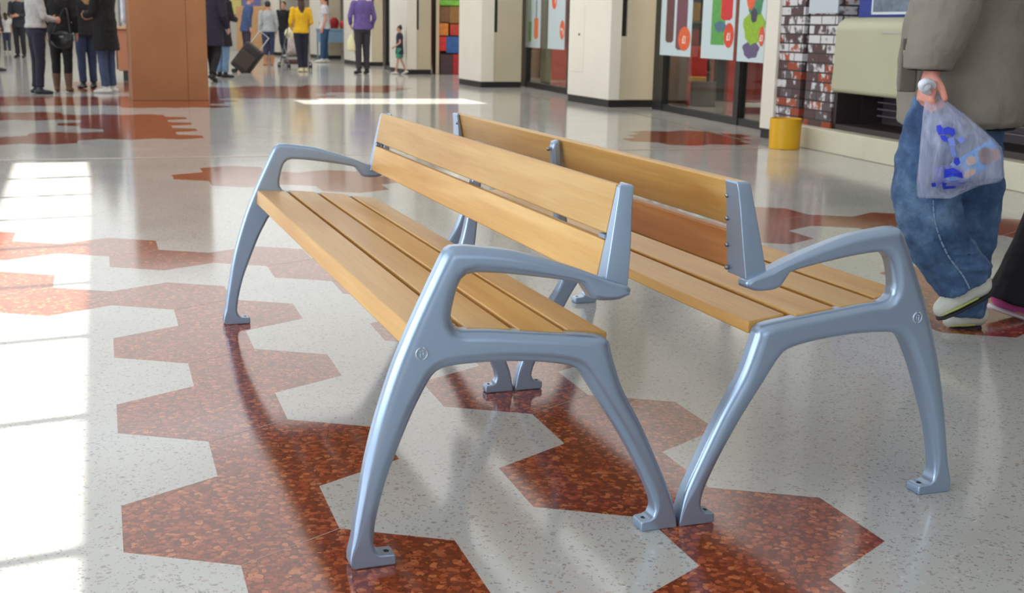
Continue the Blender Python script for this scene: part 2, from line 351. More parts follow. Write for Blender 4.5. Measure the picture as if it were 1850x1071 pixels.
# ------------------------------------------------------------------ benches
PROFILE = [(.728, .0), (.7245, .07), (.711, .15), (.697, .226), (.677, .305), (.645, .403), (.609, .49), (.570, .573), (.540, .634), (.533, .643), (.523, .649),
 (.50, .6495), (.47, .646), (.40, .636), (.33, .617), (.26, .594), (.19, .567), (.146, .552), (.136, .544), (.138, .532),
 (.160, .524), (.20, .523), (.224, .529), (.236, .546), (.245, .560), (.286, .570), (.348, .580), (.421, .590), (.475, .594), (.492, .591), (.503, .582), (.510, .568),
 (.518, .54), (.523, .512), (.521, .497), (.514, .486), (.502, .480), (.45, .4765), (.382, .469), (.256, .4545), (.210, .4485), (.190, .444), (.178, .434),
 (.171, .410), (.144, .333), (.096, .245), (.052, .153), (.016, .07), (.004, .012), (.003, .0),
 (.086, .0), (.090, .004), (.090, .020), (.086, .0235), (.070, .025), (.060, .031), (.056, .044), (.061, .068),
 (.094, .14), (.143, .226), (.198, .309), (.233, .362), (.247, .378), (.270, .388), (.33, .399), (.42, .407), (.50, .407), (.542, .402), (.562, .388),
 (.587, .345), (.606, .306), (.638, .228), (.661, .166), (.679, .095), (.685, .050), (.682, .033), (.672, .0245), (.644, .0225), (.640, .019), (.640, .003), (.643, .0)]
MIDPROF = [(.600, .430), (.595, .446), (.50, .4445), (.38, .433), (.27, .421), (.205, .414), (.186, .425), (.168, .47), (.150, .56), (.140, .65), (.128, .742), (.122, .752), (.108, .748), (.104, .73), (.110, .66), (.120, .55), (.128, .46), (.138, .40), (.145, .333),
 (.110, .270), (.096, .245), (.052, .153), (.016, .07), (.004, .012), (.003, .0),
 (.086, .0), (.090, .004), (.090, .020), (.086, .0235), (.070, .025), (.060, .031), (.056, .044), (.061, .068), (.094, .14), (.143, .226), (.185, .300), (.225, .352), (.28, .377), (.38, .393), (.50, .412), (.59, .425)]
def profile_mesh(name, prof, L0, L1, parent, rmax=.026, outer=0):
    # cast frame: the outline is rounded over on both faces, with a small radius on the foot plates
    P = [Vector((d, z)) for d, z in prof]; n = len(P); out = []; rad = []
    def rr(p):
        if p.y < .03: return .0035
        return min(rmax, .0035 + max(0, p.y - .03) * .30)
    for i in range(n):
        p0, p1, p2, p3 = P[i - 1], P[i], P[(i + 1) % n], P[(i + 2) % n]
        L_ = (p2 - p1).length; k = max(1, int(L_ / .012)); smooth_ = p1.y > .03 or p2.y > .03
        for j in range(k):
            t = j / k
            if smooth_ and k > 1:
                m1 = (p2 - p0) * .5; m2 = (p3 - p1) * .5
                m1 = m1 * min(1, L_ / max(1e-6, m1.length)); m2 = m2 * min(1, L_ / max(1e-6, m2.length))
                q = p1 * (2 * t ** 3 - 3 * t * t + 1) + m1 * (t ** 3 - 2 * t * t + t) + p2 * (-2 * t ** 3 + 3 * t * t) + m2 * (t ** 3 - t * t)
            else: q = p1.lerp(p2, t)
            out.append(q); rad.append(rr(q))
    n = len(out); area2 = sum(out[i].x * out[(i + 1) % n].y - out[(i + 1) % n].x * out[i].y for i in range(n)); sg = 1 if area2 > 0 else -1
    N = []
    for i in range(n):
        t = out[(i + 1) % n] - out[i - 1]; t.normalize(); N.append(Vector((-t.y, t.x)) * sg)
    for _ in range(3): rad = [(rad[i - 1] + 2 * rad[i] + rad[(i + 1) % n]) / 4 for i in range(n)]
    for _ in range(1): N = [(N[i - 1] + 2 * N[i] + N[(i + 1) % n]).normalized() for i in range(n)]
    T = L1 - L0; thick = []
    for i in range(n):                      # local width of the casting, measured inwards
        o_, d_ = out[i], N[i]; best = 1.0
        for j in range(n):
            if min((i - j) % n, (j - i) % n) < 3: continue
            a_, b_ = out[j], out[(j + 1) % n]; e_ = b_ - a_; den = d_.x * e_.y - d_.y * e_.x
            if abs(den) < 1e-9: continue
            w_ = a_ - o_; t_ = (w_.x * e_.y - w_.y * e_.x) / den; u_ = (w_.x * d_.y - w_.y * d_.x) / den
            if t_ > 1e-4 and -.01 <= u_ <= 1.01: best = min(best, t_)
        thick.append(best)
    ra = [min(rad[i], .44 * thick[i], .30 * thick[i] if out[i].x < .235 and out[i].y > .5 else 1) for i in range(n)]
    for _ in range(4): ra = [min(ra[i], (ra[i - 1] + 2 * ra[i] + ra[(i + 1) % n]) / 4) for i in range(n)]
    rb = [min(.011, r, .3 * t_) for r, t_ in zip(ra, thick)]
    ro = [ra, rb] if outer == 0 else ([rb, ra] if outer == 1 else [rb, rb])
    bm = bmesh.new(); prev = None; lev = []
    K = 7
    for k in range(K + 1): lev.append((0, k / K))
    for k in range(K + 1): lev.append((1, 1 - k / K))
    for side, u in lev:                     # u 0 = face, 1 = full outline
        ring = []
        for i in range(n):
            r = ro[side][i]; a = u * math.pi / 2; ins = r * (1 - math.sin(a)); dep = min(r * .85, T * .45) * (1 - math.cos(a))
            q = out[i] + N[i] * ins
            ring.append(bm.verts.new((q.x, L0 + dep if side == 0 else L1 - dep, q.y)))
        if prev:
            for i in range(n): bm.faces.new((prev[i], prev[(i + 1) % n], ring[(i + 1) % n], ring[i]))
        else: first = ring
        prev = ring
    bm.faces.new(first[::-1]); bm.faces.new(prev)
    bmesh.ops.remove_doubles(bm, verts=bm.verts[:], dist=.00005)
    bmesh.ops.triangulate(bm, faces=[f for f in bm.faces if len(f.verts) > 8])
    o = finish(name, bm, M_METAL, parent, smooth=True)
    w = o.modifiers.new('wn', 'WEIGHTED_NORMAL'); w.keep_sharp = True; w.weight = 60
    return o
def bolt_hole_disc(d, L, z, parent):
    bm = bmesh.new(); cyl(bm, (d, L, z), .0065, .003, 'Z', 16); return finish('bolt_hole_disc', bm, M_DARKM, parent)  # dark disc on the foot plate, painted as the shade in a hole
def front_d(z): return .155 + (.755 - z) * .195
def wood_slat(name, quad, L0, L1, parent, m=None, bev=.004):
    bm = bmesh.new(); vs = [bm.verts.new((d, L0, z)) for d, z in quad]; f = bm.faces.new(vs)
    r = bmesh.ops.extrude_face_region(bm, geom=[f])
    for v in [g for g in r['geom'] if isinstance(g, bmesh.types.BMVert)]: v.co.y = L1
    return finish(name, bm, m or M_WOOD, parent, bevel=bev, seg=2)
LEN = 2.165
def bracket(parent, La, sgn, Ltot):
    # La: outer end position; sgn +1 grows into the bench
    bm = bmesh.new(); prev = None
    zs = [.549, .58, .62, .66, .70, .735, .752, .757]
    for z in zs:
        t_ = (z - .549) / .208
        lo = .014 + .028 * t_ ** 1.2; df = front_d(z) - .001; dr = .140 - .012 * t_ - .008 * t_ ** 6; dr = dr - .006 * math.sin(t_ * math.pi) * .6
        if z > .755: lo += .004; df -= .004; dr += .003
        ds = front_d(z) - .0245
        cs = [(lo, df), (lo, dr), (.096, dr + .001), (.096, max(ds, dr + .004)), (.058, max(ds, dr + .004)), (.058, df)]
        ring = [bm.verts.new((d, La + sgn * l, z)) for l, d in cs]
        if prev:
            for k in range(6): bm.faces.new((prev[k], prev[(k + 1) % 6], ring[(k + 1) % 6], ring[k]))
        else: bm.faces.new(ring[::-1])
        prev = ring
    bm.faces.new(prev)
    b = finish('back_bracket', bm, M_METAL, parent, bevel=.0025, seg=2)
    for z in (.722, .672, .613, .562):
        bm = bmesh.new(); t_ = (z - .549) / .208; dr = .140 - .012 * t_
        ellipsoid(bm, (dr - .004, La + sgn * .088, z), (.006, .0055, .0055), None, 12); finish('dome_bolt', bm, M_STEEL, b, smooth=True)
    bm = bmesh.new(); box(bm, .160, .1775, min(La + sgn * .058, La + sgn * .088), max(La + sgn * .058, La + sgn * .088), .6435, .6515)
    finish('spacer_tab', bm, M_METAL, b)
    return b
def emblem(parent, d, z, L, k=1.0):
    bm = bmesh.new()
    for a0, a1 in ((110, 250), (-70, 70)):
        P = [(d + .0115 * math.cos(R(a)), L, z + .0125 * math.sin(R(a))) for a in range(a0, a1 + 1, 14)]
        tube(bm, P, .0016, 6)
    tube(bm, [(d + .003, L, z - .006), (d + .003, L, z + .000)], .0014, 6); tube(bm, [(d + .003, L, z + .004), (d + .003, L, z + .0046)], .0015, 6)
    tube(bm, [(d - .003, L, z - .003), (d - .003, L, z + .002)], .0012, 6); tube(bm, [(d - .003, L, z + .0062), (d - .003, L, z + .0068)], .0013, 6)
    return finish('emblem', bm, mat('emblem_silver', (208, 216, 228), .3, .6), parent, smooth=True)
def make_bench(label, mirror):
    t = empty('bench', (1.21, 2.222, 0), 0, label, 'bench', None)
    e = profile_mesh('end_frame', PROFILE, 0, .046, t); bolt_hole_disc(.075, .022, .0232, e); bolt_hole_disc(.656, .022, .0222, e); emblem(e, .588, .440, -.0012)
    e2 = profile_mesh('end_frame', PROFILE, LEN - .046, LEN, t, outer=1); bolt_hole_disc(.075, LEN - .022, .0232, e2); bolt_hole_disc(.656, LEN - .022, .0222, e2)
    mfr = profile_mesh('middle_frame', MIDPROF, 1.066, 1.098, t, .008, 2); bolt_hole_disc(.075, 1.082, .0232, mfr)
    for z in (.725, .672, .613):
        bm = bmesh.new(); ellipsoid(bm, (.122 - (z - .6) * .1 - .013, 1.082, z), (.006, .0055, .0055), None, 12); finish('dome_bolt', bm, M_STEEL, mfr, smooth=True)
    for ia, (La, sg) in enumerate(((0, 1), (LEN, -1))): bracket(t, La, sg, LEN)
    S = [(.170, .263, .4460, .4585), (.277, .378, .4605, .4710), (.392, .489, .4725, .4810), (.502, .601, .4820, .4865)]
    for k, (d0, d1, z0, z1) in enumerate(S):
        th = .027 if k < 3 else .030
        q = [(d0, z0 - th), (d1, z1 - th), (d1, z1), (d0, z0)]
        if k == 3: q = [(d0, z0 - th), (d1 - .03, z1 - th), (d1 - .025, .437), (d1 + .006, .437), (d1 + .002, z1), (d0, z0)]
        wood_slat('seat_slat', q, (.042, .021, .021, .047)[k], LEN - (.042, .021, .021, .047)[k], t)
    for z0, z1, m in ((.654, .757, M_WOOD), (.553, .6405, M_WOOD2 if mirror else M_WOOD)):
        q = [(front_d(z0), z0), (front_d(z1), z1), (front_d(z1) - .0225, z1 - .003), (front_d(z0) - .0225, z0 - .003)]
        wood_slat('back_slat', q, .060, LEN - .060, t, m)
    return t
# left bench faces -X (its depth axis mirrored), right bench faces +X
left = make_bench('left slatted wooden bench with silver metal frame, facing the sunlit floor', False)
right = make_bench('right slatted wooden bench with silver metal frame, back to back behind the left bench', True)
def flip(o):                                # build the left bench as a true mirror image in its own mesh data
    for ch in o.children:
        me = ch.data
        bmx = bmesh.new(); bmx.from_mesh(me)
        for v in bmx.verts: v.co.x = -v.co.x
        bmesh.ops.reverse_faces(bmx, faces=bmx.faces[:]); bmx.to_mesh(me); bmx.free()
        flip(ch)
flip(left)
for o in list(left.children):               # the lettering of the emblem stays readable
    pass

# ------------------------------------------------------------------ shop fronts on the right
M_GLASS = None
def glass():
    global M_GLASS
    if M_GLASS: return M_GLASS
    m, n, b = nt('shop_glass'); out = n.nodes['Material Output']; n.nodes.remove(b)
    tr = n.nodes.new('ShaderNodeBsdfTransparent'); tr.inputs[0].default_value = (.86, .88, .87, 1)
    gl = n.nodes.new('ShaderNodeBsdfGlossy'); gl.inputs['Roughness'].default_value = .02
    lw = n.nodes.new('ShaderNodeLayerWeight'); lw.inputs[0].default_value = .5
    fr = n.nodes.new('ShaderNodeMath'); fr.operation = 'POWER'; fr.inputs[1].default_value = 4; n.links.new(lw.outputs['Facing'], fr.inputs[0])
    f2 = n.nodes.new('ShaderNodeMath'); f2.operation = 'MULTIPLY_ADD'; f2.inputs[1].default_value = .5; f2.inputs[2].default_value = .03; n.links.new(fr.outputs[0], f2.inputs[0])
    mx = n.nodes.new('ShaderNodeMixShader'); n.links.new(f2.outputs[0], mx.inputs[0]); n.links.new(tr.outputs[0], mx.inputs[1]); n.links.new(gl.outputs[0], mx.inputs[2])
    n.links.new(mx.outputs[0], out.inputs[0]); M_GLASS = m; return m
def local_wall(p0, p1):                      # frame of a vertical plane: x along the front, y into the shop, z up
    d = (p1 - p0); d.z = 0; L = d.length; d.normalize(); nrm = Vector((d.y, -d.x, 0))
    if nrm.x < 0: nrm = -nrm
    return d, nrm, L
def plane_hit(px, py, p0, d):                # picture point on the vertical plane through p0 along d -> (x, z)
    r, f = ray(px, py); n_ = Vector((d.y, -d.x, 0)); t = p0.dot(n_) / r.dot(n_)
    q = Vector((r.x * t, r.y * t, H + r.z * t)); return (q - p0).dot(d), q.z
def wbox(bm, p0, d, nr, x0, x1, y0, y1, z0, z1, mi=0):
    m = Matrix(((d.x, nr.x, 0, p0.x), (d.y, nr.y, 0, p0.y), (0, 0, 1, 0), (0, 0, 0, 1)))
    box(bm, x0, x1, y0, y1, z0, z1, mi, m)
def shop_window(idx, a, b_, posts, rail):
    p0, p1 = G(*a), G(*b_); d, nr, L = local_wall(p0, p1)
    bm = bmesh.new(); wbox(bm, p0, d, nr, 0, L, 0, .08, 0, rail); wbox(bm, p0, d, nr, 0, L, 0, .08, 3.0, 3.2)
    for px, w_ in posts:
        x, _ = plane_hit(px, 120, p0, d); wbox(bm, p0, d, nr, x, x + w_, -.01, .09, 0, 3.1)
    fr = st(finish('window_%d' % idx, bm, M_BLACK))
    bm = bmesh.new(); wbox(bm, p0, d, nr, .02, L - .02, .035, .045, rail, 3.0)
    finish('glass', bm, glass(), fr)
    bm = bmesh.new(); wbox(bm, p0, d, nr, 0, L, 0, .3, 3.2, CEIL - .01); finish('fascia', bm, M_CREAM, fr)
    return p0, d, nr, L
W1 = shop_window(1, (1381, 236), (1184, 197.5), [(1199, .36), (1338, .13)], .085)
W2 = shop_window(2, (1026, 171), (942, 155), [(1027, .07), (951, .32)], .10)
W4 = shop_window(3, (706, 128), (694, 124), [(697, .2)], .1)

def poster(win, pts, label, art):
    p0, d, nr, L = win
    (xa, zt), (xb, zb) = plane_hit(*pts[0], p0, d), plane_hit(*pts[1], p0, d)
    xa, xb = max(xa, xb), min(xa, xb); zt = 1.9
    # picture left edge is the far edge (larger x along the front)
    o = empty('poster', p0 + d * (xa + xb) / 2, math.atan2(-nr.x, nr.y) , label, 'poster', 'shop window posters')
    w = xa - xb; h = zt - zb; W_ = lambda u: (u - .5) * w
    # local frame: +x runs with the nearest edge to the viewer's right
    o.rotation_euler = (0, 0, math.atan2(-d.y, -d.x)); sgn = 1
    back = -1 if (Vector((-d.y, d.x, 0)) * -1).dot(nr) > 0 else 1
    inv = Matrix.Rotation(-o.rotation_euler.z, 3, 'Z'); ny = (inv @ (-nr)).y     # towards the hall
    bm = bmesh.new(); y0, y1 = sorted((ny * .012, ny * .016)); box(bm, -w / 2, w / 2, y0, y1, zb, zt); finish('sheet', bm, mat('poster_paper', (196, 212, 216), .5), o)
    for k, (kind, u0, u1, v0, v1, colr) in enumerate(art):    # u from left, v height above the lower edge in metres
        bm = bmesh.new(); y = ny * (.017 + .0007 * k); x0, x1 = W_(u0), W_(u1); m = mat('print_%d_%d_%d' % colr, colr, .5, 0, 0, 1, .15, 25)
        zc, rz_ = zb + (v0 + v1) / 2, (v1 - v0) / 2; xc, rx_ = (x0 + x1) / 2, (x1 - x0) / 2
        if kind == 'disc': vs = [bm.verts.new((xc + rx_ * math.cos(a * .3927), y, zc + rz_ * math.sin(a * .3927))) for a in range(16)]
        elif kind == 'bar': vs = [bm.verts.new(p) for p in ((x0, y, zb + v0 + .03), (x0 + rx_ * .4, y, zb + v0), (x1 - rx_ * .4, y, zb + v0), (x1, y, zb + v0 + .03), (x1, y, zb + v1), (x0, y, zb + v1))]
        elif kind == 'heap': vs = [bm.verts.new((xc + rx_ * (1 + .12 * math.sin(5 * a * .3)) * math.cos(a * .3), y, zc + rz_ * (1 + .1 * math.cos(7 * a * .3)) * math.sin(a * .3))) for a in range(21)]
        elif kind == 'text':
            cu = bpy.data.curves.new('t', 'FONT'); cu.body = colr_text[colr]; cu.size = (v1 - v0) * 1.3; cu.extrude = .0003; cu.align_x = 'CENTER'; cu.offset = .004
            tmp = bpy.data.objects.new('tmp', cu); me_t = bpy.data.meshes.new_from_object(tmp); bpy.data.objects.remove(tmp)
            me_t.materials.clear(); me_t.materials.append(mat('print_text', (232, 225, 218), .5))
            to = bpy.data.objects.new('price_text', me_t); COL.objects.link(to); to.parent = o
            to.location = (xc, y, zb + v0); to.rotation_euler = (R(90), 0, 0) if ny < 0 else (R(90), 0, R(180)); bm.free(); continue
        else: vs = [bm.verts.new(p) for p in ((x0, y, zb + v0), (x1, y, zb + v0), (x1, y, zb + v1), (x0, y, zb + v1))]
        bm.faces.new(vs); r = bmesh.ops.extrude_face_region(bm, geom=bm.faces[:])
        for v in [g for g in r['geom'] if isinstance(g, bmesh.types.BMVert)]: v.co.y += ny * .0004
        finish('printed_shape', bm, m, o)
    return o
colr_text = {(1, 1, 1): '\u00a31', (2, 2, 2): 'ONLY', (3, 3, 3): '99p'}
poster(W1, ((1198, 1), (1249, 103)), 'pale poster with two brown chocolate bars and orange price disc', [
  ('bar', .18, .44, .17, 1.5, (98, 58, 58)), ('bar', .52, .86, .08, 1.5, (112, 66, 78)), ('disc', .60, .98, .07, .38, (222, 96, 48)), ('text', .6, .98, .17, .27, (1, 1, 1))])
poster(W1, ((1273, 1), (1326, 109)), 'pale poster with green and red packets and red price disc', [
  ('rect', .30, .72, .17, 1.5, (84, 158, 72)), ('bar', .58, .92, .46, 1.5, (200, 36, 36)), ('heap', .40, .74, .32, .45, (70, 110, 130)), ('disc', .70, .99, .14, .43, (214, 66, 40)), ('text', .7, .99, .23, .32, (1, 1, 1))])
poster(W1, ((1339, 1), (1381, 114)), 'pale poster with green and purple sweets beside the plain pillar', [
  ('heap', .22, .82, .04, .24, (96, 82, 120)), ('heap', .20, .98, .20, .58, (140, 180, 40)), ('heap', .3, .9, .50, .9, (60, 130, 90)), ('disc', .28, .60, .58, .85, (222, 92, 50)), ('heap', .46, .70, .44, .60, (60, 56, 80)), ('disc', .80, .99, .18, .40, (216, 84, 50)), ('text', .8, .99, .24, .31, (1, 1, 1))])
poster(W2, ((952, 1), (977, 87)), 'pale blue poster with a green bottle and an orange bottle', [
  ('bar', .22, .42, .10, .46, (110, 160, 80)), ('rect', .29, .35, .46, 1.4, (150, 170, 90)), ('bar', .60, .86, .16, .52, (226, 120, 70)), ('rect', .70, .76, .5, 1.4, (120, 120, 130))])
poster(W2, ((993, 1), (1021, 90)), 'pale blue poster with two orange price discs above the red panel', [
  ('disc', .20, .50, .66, .98, (224, 90, 44)), ('text', .2, .5, .78, .88, (3, 3, 3)), ('disc', .72, .99, .16, .48, (224, 96, 50)), ('text', .72, .99, .26, .36, (3, 3, 3))])

# goods and fittings inside the shops
def solid(name, cpx, base_z, dep, w, d_, h, m, label, cat, rz=0, group=None, bevel=.01):
    p = at(cpx[0], cpx[1], dep); t = boxo(name, -w / 2, w / 2, -d_ / 2, d_ / 2, 0, h, m, None, bevel); t.location = (p.x, p.y, base_z); t.rotation_euler = (0, 0, rz)
    return tag(t, label, cat, group)
M_RED2 = mat('shop_red', (186, 44, 34), .45); M_DKRED = mat('shop_dark_red', (130, 30, 26), .5)
def shop_unit(pos, w, h, cols, label, rz=0, z=0.0):
    t = empty('display_shelf', pos, rz, label, 'shelf')
    boxo('back_panel', -w / 2, w / 2, .18, .2, 0, h, mat('shelf_grey', (120, 116, 106), .6), t)
    for k in range(int(h / .4) + 1): boxo('shelf_board', -w / 2, w / 2, -.18, .18, k * .4, k * .4 + .03, mat('shelf_grey', (120, 116, 106), .6), t)
    for sx in (-1, 1): boxo('side_panel', sx * w / 2 - .015, sx * w / 2 + .015, -.2, .2, 0, h, mat('shelf_grey', (120, 116, 106), .6), t)
    return t
rz1 = math.atan2(W1[1].y, W1[1].x)

def pbox(name, x0, x1, y0, y1, m, label, cat, dep=None, d_=.3, group=None, base=None, bevel=.008):
    # a box standing where the picture shows it; dep = level distance, or standing on the floor at its lower edge
    if dep is None:
        g = G((x0 + x1) / 2, y1); dep = ray((x0 + x1) / 2, y1)[1] * H / -ray((x0 + x1) / 2, y1)[0].z; z0 = 0.0
    else:
        z0 = at((x0 + x1) / 2, y1, dep).z
    if base is not None: z0 = base
    c = at((x0 + x1) / 2, y1, dep); z1 = at((x0 + x1) / 2, y0, dep).z; w = (at(x1, y1, dep) - at(x0, y1, dep)).length
    o = boxo(name, -w / 2, w / 2, 0, d_, 0, max(.02, z1 - z0), m, None, bevel); o.location = (c.x, c.y, z0); o.rotation_euler = (0, 0, -YAW)
    return tag(o, label, cat, group)
# shop behind the sweets posters
pbox('display_stand', 1202, 1240, 88, 186, mat('brown_board', (112, 84, 66), .6), 'brown grey stand behind the glass at the far end of the sweets shop', 'stand')
pbox('display_stand', 1243, 1274, 84, 190, M_RED2, 'tall red stand behind the glass between the chocolate and packet posters', 'stand')
tr_ = pbox('display_stand', 1250, 1292, 148, 193, mat('grey_fabric', (84, 76, 70), .8), 'low grey stand in front of the tall red stand', 'stand', d_=.22)
pbox('brass_tray', 1246, 1276, 139, 147.5, mat('brass', (206, 160, 80), .3, .7), 'long brass tray lying on the low grey stand', 'tray', dep=(G(1271, 193).x * sY + G(1271, 193).y * cY), d_=.2)
pbox('display_stand', 1292, 1308, 96, 182, M_BLACK, 'narrow black stand beside the low red cabinet', 'stand')
pbox('cabinet', 1314, 1328, 92, 184, M_RED2, 'narrow red cabinet left of the window mullion', 'cabinet')
pbox('cabinet', 1336, 1386, 100, 206, M_DKRED, 'dark red cabinet behind the glass beside the plain pillar', 'cabinet')
pbox('kick_board', 1337, 1380, 186, 194, mat('pale_strip', (214, 208, 196), .5), 'pale strip fixed along the dark red cabinet', 'strip', dep=(G(1361, 206).x * sY + G(1361, 206).y * cY) - .03, d_=.02)
PK = [(92, 70, 96), (196, 150, 60), (60, 50, 78), (120, 88, 60), (70, 80, 120), (170, 60, 44), (190, 180, 120), (84, 60, 90), (120, 96, 40)]
sh = at(1262, 60, 20.5)
t = shop_unit((sh.x, sh.y, 0), .40, 2.0, None, 'grey shelf stacked with packets behind the gap between two posters', -YAW)
pn = 0
for k, z in enumerate((.43, .83, 1.23, 1.63)):
    for j in range(2):
        c = PK[(k * 5 + j * 2) % 9]
        o = boxo('packet', -.07, .07, -.06, .06, 0, .24 + .03 * ((j * 7 + k) % 3), mat('packet_%d' % ((k * 5 + j * 2) % 9), c, .4), None, .01)
        o.parent = None; p = Matrix.Rotation(-YAW, 3, 'Z') @ Vector((-.08 + j * .16, -.05, 0)); o.location = (sh.x + p.x, sh.y + p.y, z)
        tag(o, 'small packet standing on the grey shop shelf between the posters', 'packet', 'packets on the grey shop shelf')
# shop behind the bottle posters
pbox('display_stand', 955, 976, 92, 140, mat('brown_board', (112, 84, 66), .6), 'brown stand under the bottle poster', 'stand')
pbox('display_stand', 977, 994, 0, 152, mat('olive_board', (104, 104, 84), .6), 'tall olive panel between the two pale blue posters', 'stand')
pbox('display_stand', 996, 1024, 84, 144, M_RED2, 'red panel stand under the orange disc poster', 'stand')
# toy shop
TOY = [(790, 830, 0, 10, (120, 190, 60), 'bright green toy box on the top of the toy stack'), (793, 812, 12, 40, (124, 84, 44), 'brown toy box below the bright green box'), (812, 832, 12, 42, (150, 110, 50), 'ochre toy box right of the brown toy box'),
 (791, 810, 42, 64, (216, 130, 40), 'orange toy box above the bright red box'), (813, 832, 44, 64, (190, 60, 40), 'dull red toy box above the blue box'), (790, 806, 66, 92, (206, 38, 34), 'bright red toy box at the left of the toy stack'),
 (806, 832, 66, 96, (44, 92, 158), 'blue toy box right of the bright red box'), (795, 818, 98, 132, (66, 40, 42), 'dark maroon toy box on the toy shop floor'), (818, 834, 98, 134, (170, 30, 34), 'crimson toy box on the floor beside the maroon one')]
for k, (x0, x1, y0, y1, c, lb) in enumerate(TOY):
    pbox('toy_box', x0, x1, y0, y1, mat('toy_%d' % k, c, .45, 0, 0, 1, .25, 9), lb, 'box', dep=28.0, d_=.5, group='boxes stacked in the toy shop', base=0.0 if y1 > 120 else None)
boxo_t = pbox('display_stand', 786, 834, -30, 150, mat('toy_back', (96, 90, 60), .6), 'olive backboard behind the stacked toy boxes', 'stand', dep=28.6, d_=.05, base=0.0)
pbox('door_jamb', 781, 786, -160, 133, M_BLACK, 'narrow black door post beside the pillar behind the child', 'post', d_=.1)
pbox('door_jamb', 787, 793, -160, 134, mat('jamb_cream', (206, 190, 160), .5), 'narrow cream door post beside the toy boxes', 'post', d_=.1)

# ------------------------------------------------------------------ brick wall, stone curb, counter on the right
def brick():
    m, n, b = nt('old_brick'); L = n.links.new; tc = n.nodes.new('ShaderNodeTexCoord')
    sx = n.nodes.new('ShaderNodeSeparateXYZ'); L(tc.outputs['Object'], sx.inputs[0]); cb = n.nodes.new('ShaderNodeCombineXYZ')
    ad = n.nodes.new('ShaderNodeMath'); ad.operation = 'ADD'; L(sx.outputs[0], ad.inputs[0]); L(sx.outputs[1], ad.inputs[1])
    nz = n.nodes.new('ShaderNodeTexNoise'); nz.inputs['Scale'].default_value = 14; L(tc.outputs['Object'], nz.inputs['Vector'])
    m1 = n.nodes.new('ShaderNodeMath'); m1.operation = 'MULTIPLY_ADD'; m1.inputs[1].default_value = .02; L(nz.outputs['Fac'], m1.inputs[0]); L(ad.outputs[0], m1.inputs[2])
    L(m1.outputs[0], cb.inputs[0]); L(sx.outputs[2], cb.inputs[1])
    def bt(c1, c2, mo, bias):
        t_ = n.nodes.new('ShaderNodeTexBrick'); t_.inputs['Scale'].default_value = 1; t_.inputs['Brick Width'].default_value = .27; t_.inputs['Row Height'].default_value = .0885
        t_.inputs['Mortar Size'].default_value = .009; t_.inputs['Mortar Smooth'].default_value = .3; t_.inputs['Bias'].default_value = bias
        t_.inputs['Color1'].default_value = c1; t_.inputs['Color2'].default_value = c2; t_.inputs['Mortar'].default_value = mo; L(cb.outputs[0], t_.inputs['Vector']); return t_
    A = bt((0, 0, 0, 1), (1, 1, 1, 1), (0, 0, 0, 1), 0)
    sp = n.nodes.new('ShaderNodeSeparateColor'); L(A.outputs['Color'], sp.inputs[0])
    base = ramp(n, [(0, srgb(84, 62, 62)), (.25, srgb(150, 66, 44)), (.42, srgb(92, 82, 86)), (.62, srgb(160, 84, 54)), (.78, srgb(112, 102, 106))], 'CONSTANT'); L(sp.outputs[0], base.inputs[0])
    n2 = n.nodes.new('ShaderNodeTexNoise'); n2.inputs['Scale'].default_value = 9; n2.inputs['Detail'].default_value = 6; L(cb.outputs[0], n2.inputs['Vector'])
    a2 = n.nodes.new('ShaderNodeMath'); a2.operation = 'MULTIPLY_ADD'; a2.inputs[1].default_value = .16; L(sx.outputs[2], a2.inputs[0]); L(n2.outputs['Fac'], a2.inputs[2])
    a3 = n.nodes.new('ShaderNodeMath'); a3.operation = 'MULTIPLY_ADD'; a3.inputs[1].default_value = .22; L(sp.outputs[0], a3.inputs[0]); L(a2.outputs[0], a3.inputs[2])
    mk = ramp(n, [(.72, (0, 0, 0, 1)), (.80, (1, 1, 1, 1))]); L(a3.outputs[0], mk.inputs[0])
    c = mixc(n, mk.outputs[0], base.outputs[0], srgb(206, 204, 206)); c = mixc(n, A.outputs['Fac'], c, srgb(58, 52, 54)); L(c, b.inputs['Base Color'])
    b.inputs['Roughness'].default_value = .75
    bp_ = n.nodes.new('ShaderNodeBump'); bp_.inputs['Strength'].default_value = .6; bp_.inputs['Distance'].default_value = .008; bp_.invert = True; L(A.outputs['Fac'], bp_.inputs['Height']); L(bp_.outputs[0], b.inputs['Normal'])
    return m
M_BRICK = brick()
q0, q1 = G(1461, 269), G(1850, 349)
dC = (q0 - q1); dC.z = 0; LC = dC.length; dC.normalize()          # runs away from the camera along the curb
nC = Vector((dC.y, -dC.x, 0));
if nC.x < 0: nC = -nC
mC = Matrix(((dC.x, nC.x, 0, q1.x), (dC.y, nC.y, 0, q1.y), (0, 0, 1, 0), (0, 0, 0, 1)))
def cx(px, off=0, py=150):                   # distance along the curb line of a picture column, on the plane set back by off
    return plane_hit(px, py, q1 + nC * off, dC)[0]
def cz(px, py, off=0): return plane_hit(px, py, q1 + nC * off, dC)[1]
def cbx(bm, x0, x1, y0, y1, z0, z1, mi=0): box(bm, x0, x1, y0, y1, z0, z1, mi, mC)
zc = cz(1540, 243)
bm = bmesh.new(); cbx(bm, -5, LC + .62, 0, .98, 0, zc); o = finish('stone_curb', bm, M_CURB, None, bevel=.01)
tag(o, 'long cream stone curb running under the brick wall and counter', 'curb')
bm = bmesh.new(); xb0, xb1, xg0, xg1 = cx(1505, .12), cx(1410, .12), cx(1456, .12), cx(1446, .12)
cbx(bm, xb0, xg0, .12, .6, zc, CEIL); cbx(bm, xg0, xg1, .32, .6, zc, CEIL); cbx(bm, xg1, xb1 + .12, .12, .6, zc, CEIL)
tag(finish('brick_pier', bm, M_BRICK), 'old red brick pier with flaking white paint behind the yellow bucket', 'brick wall')
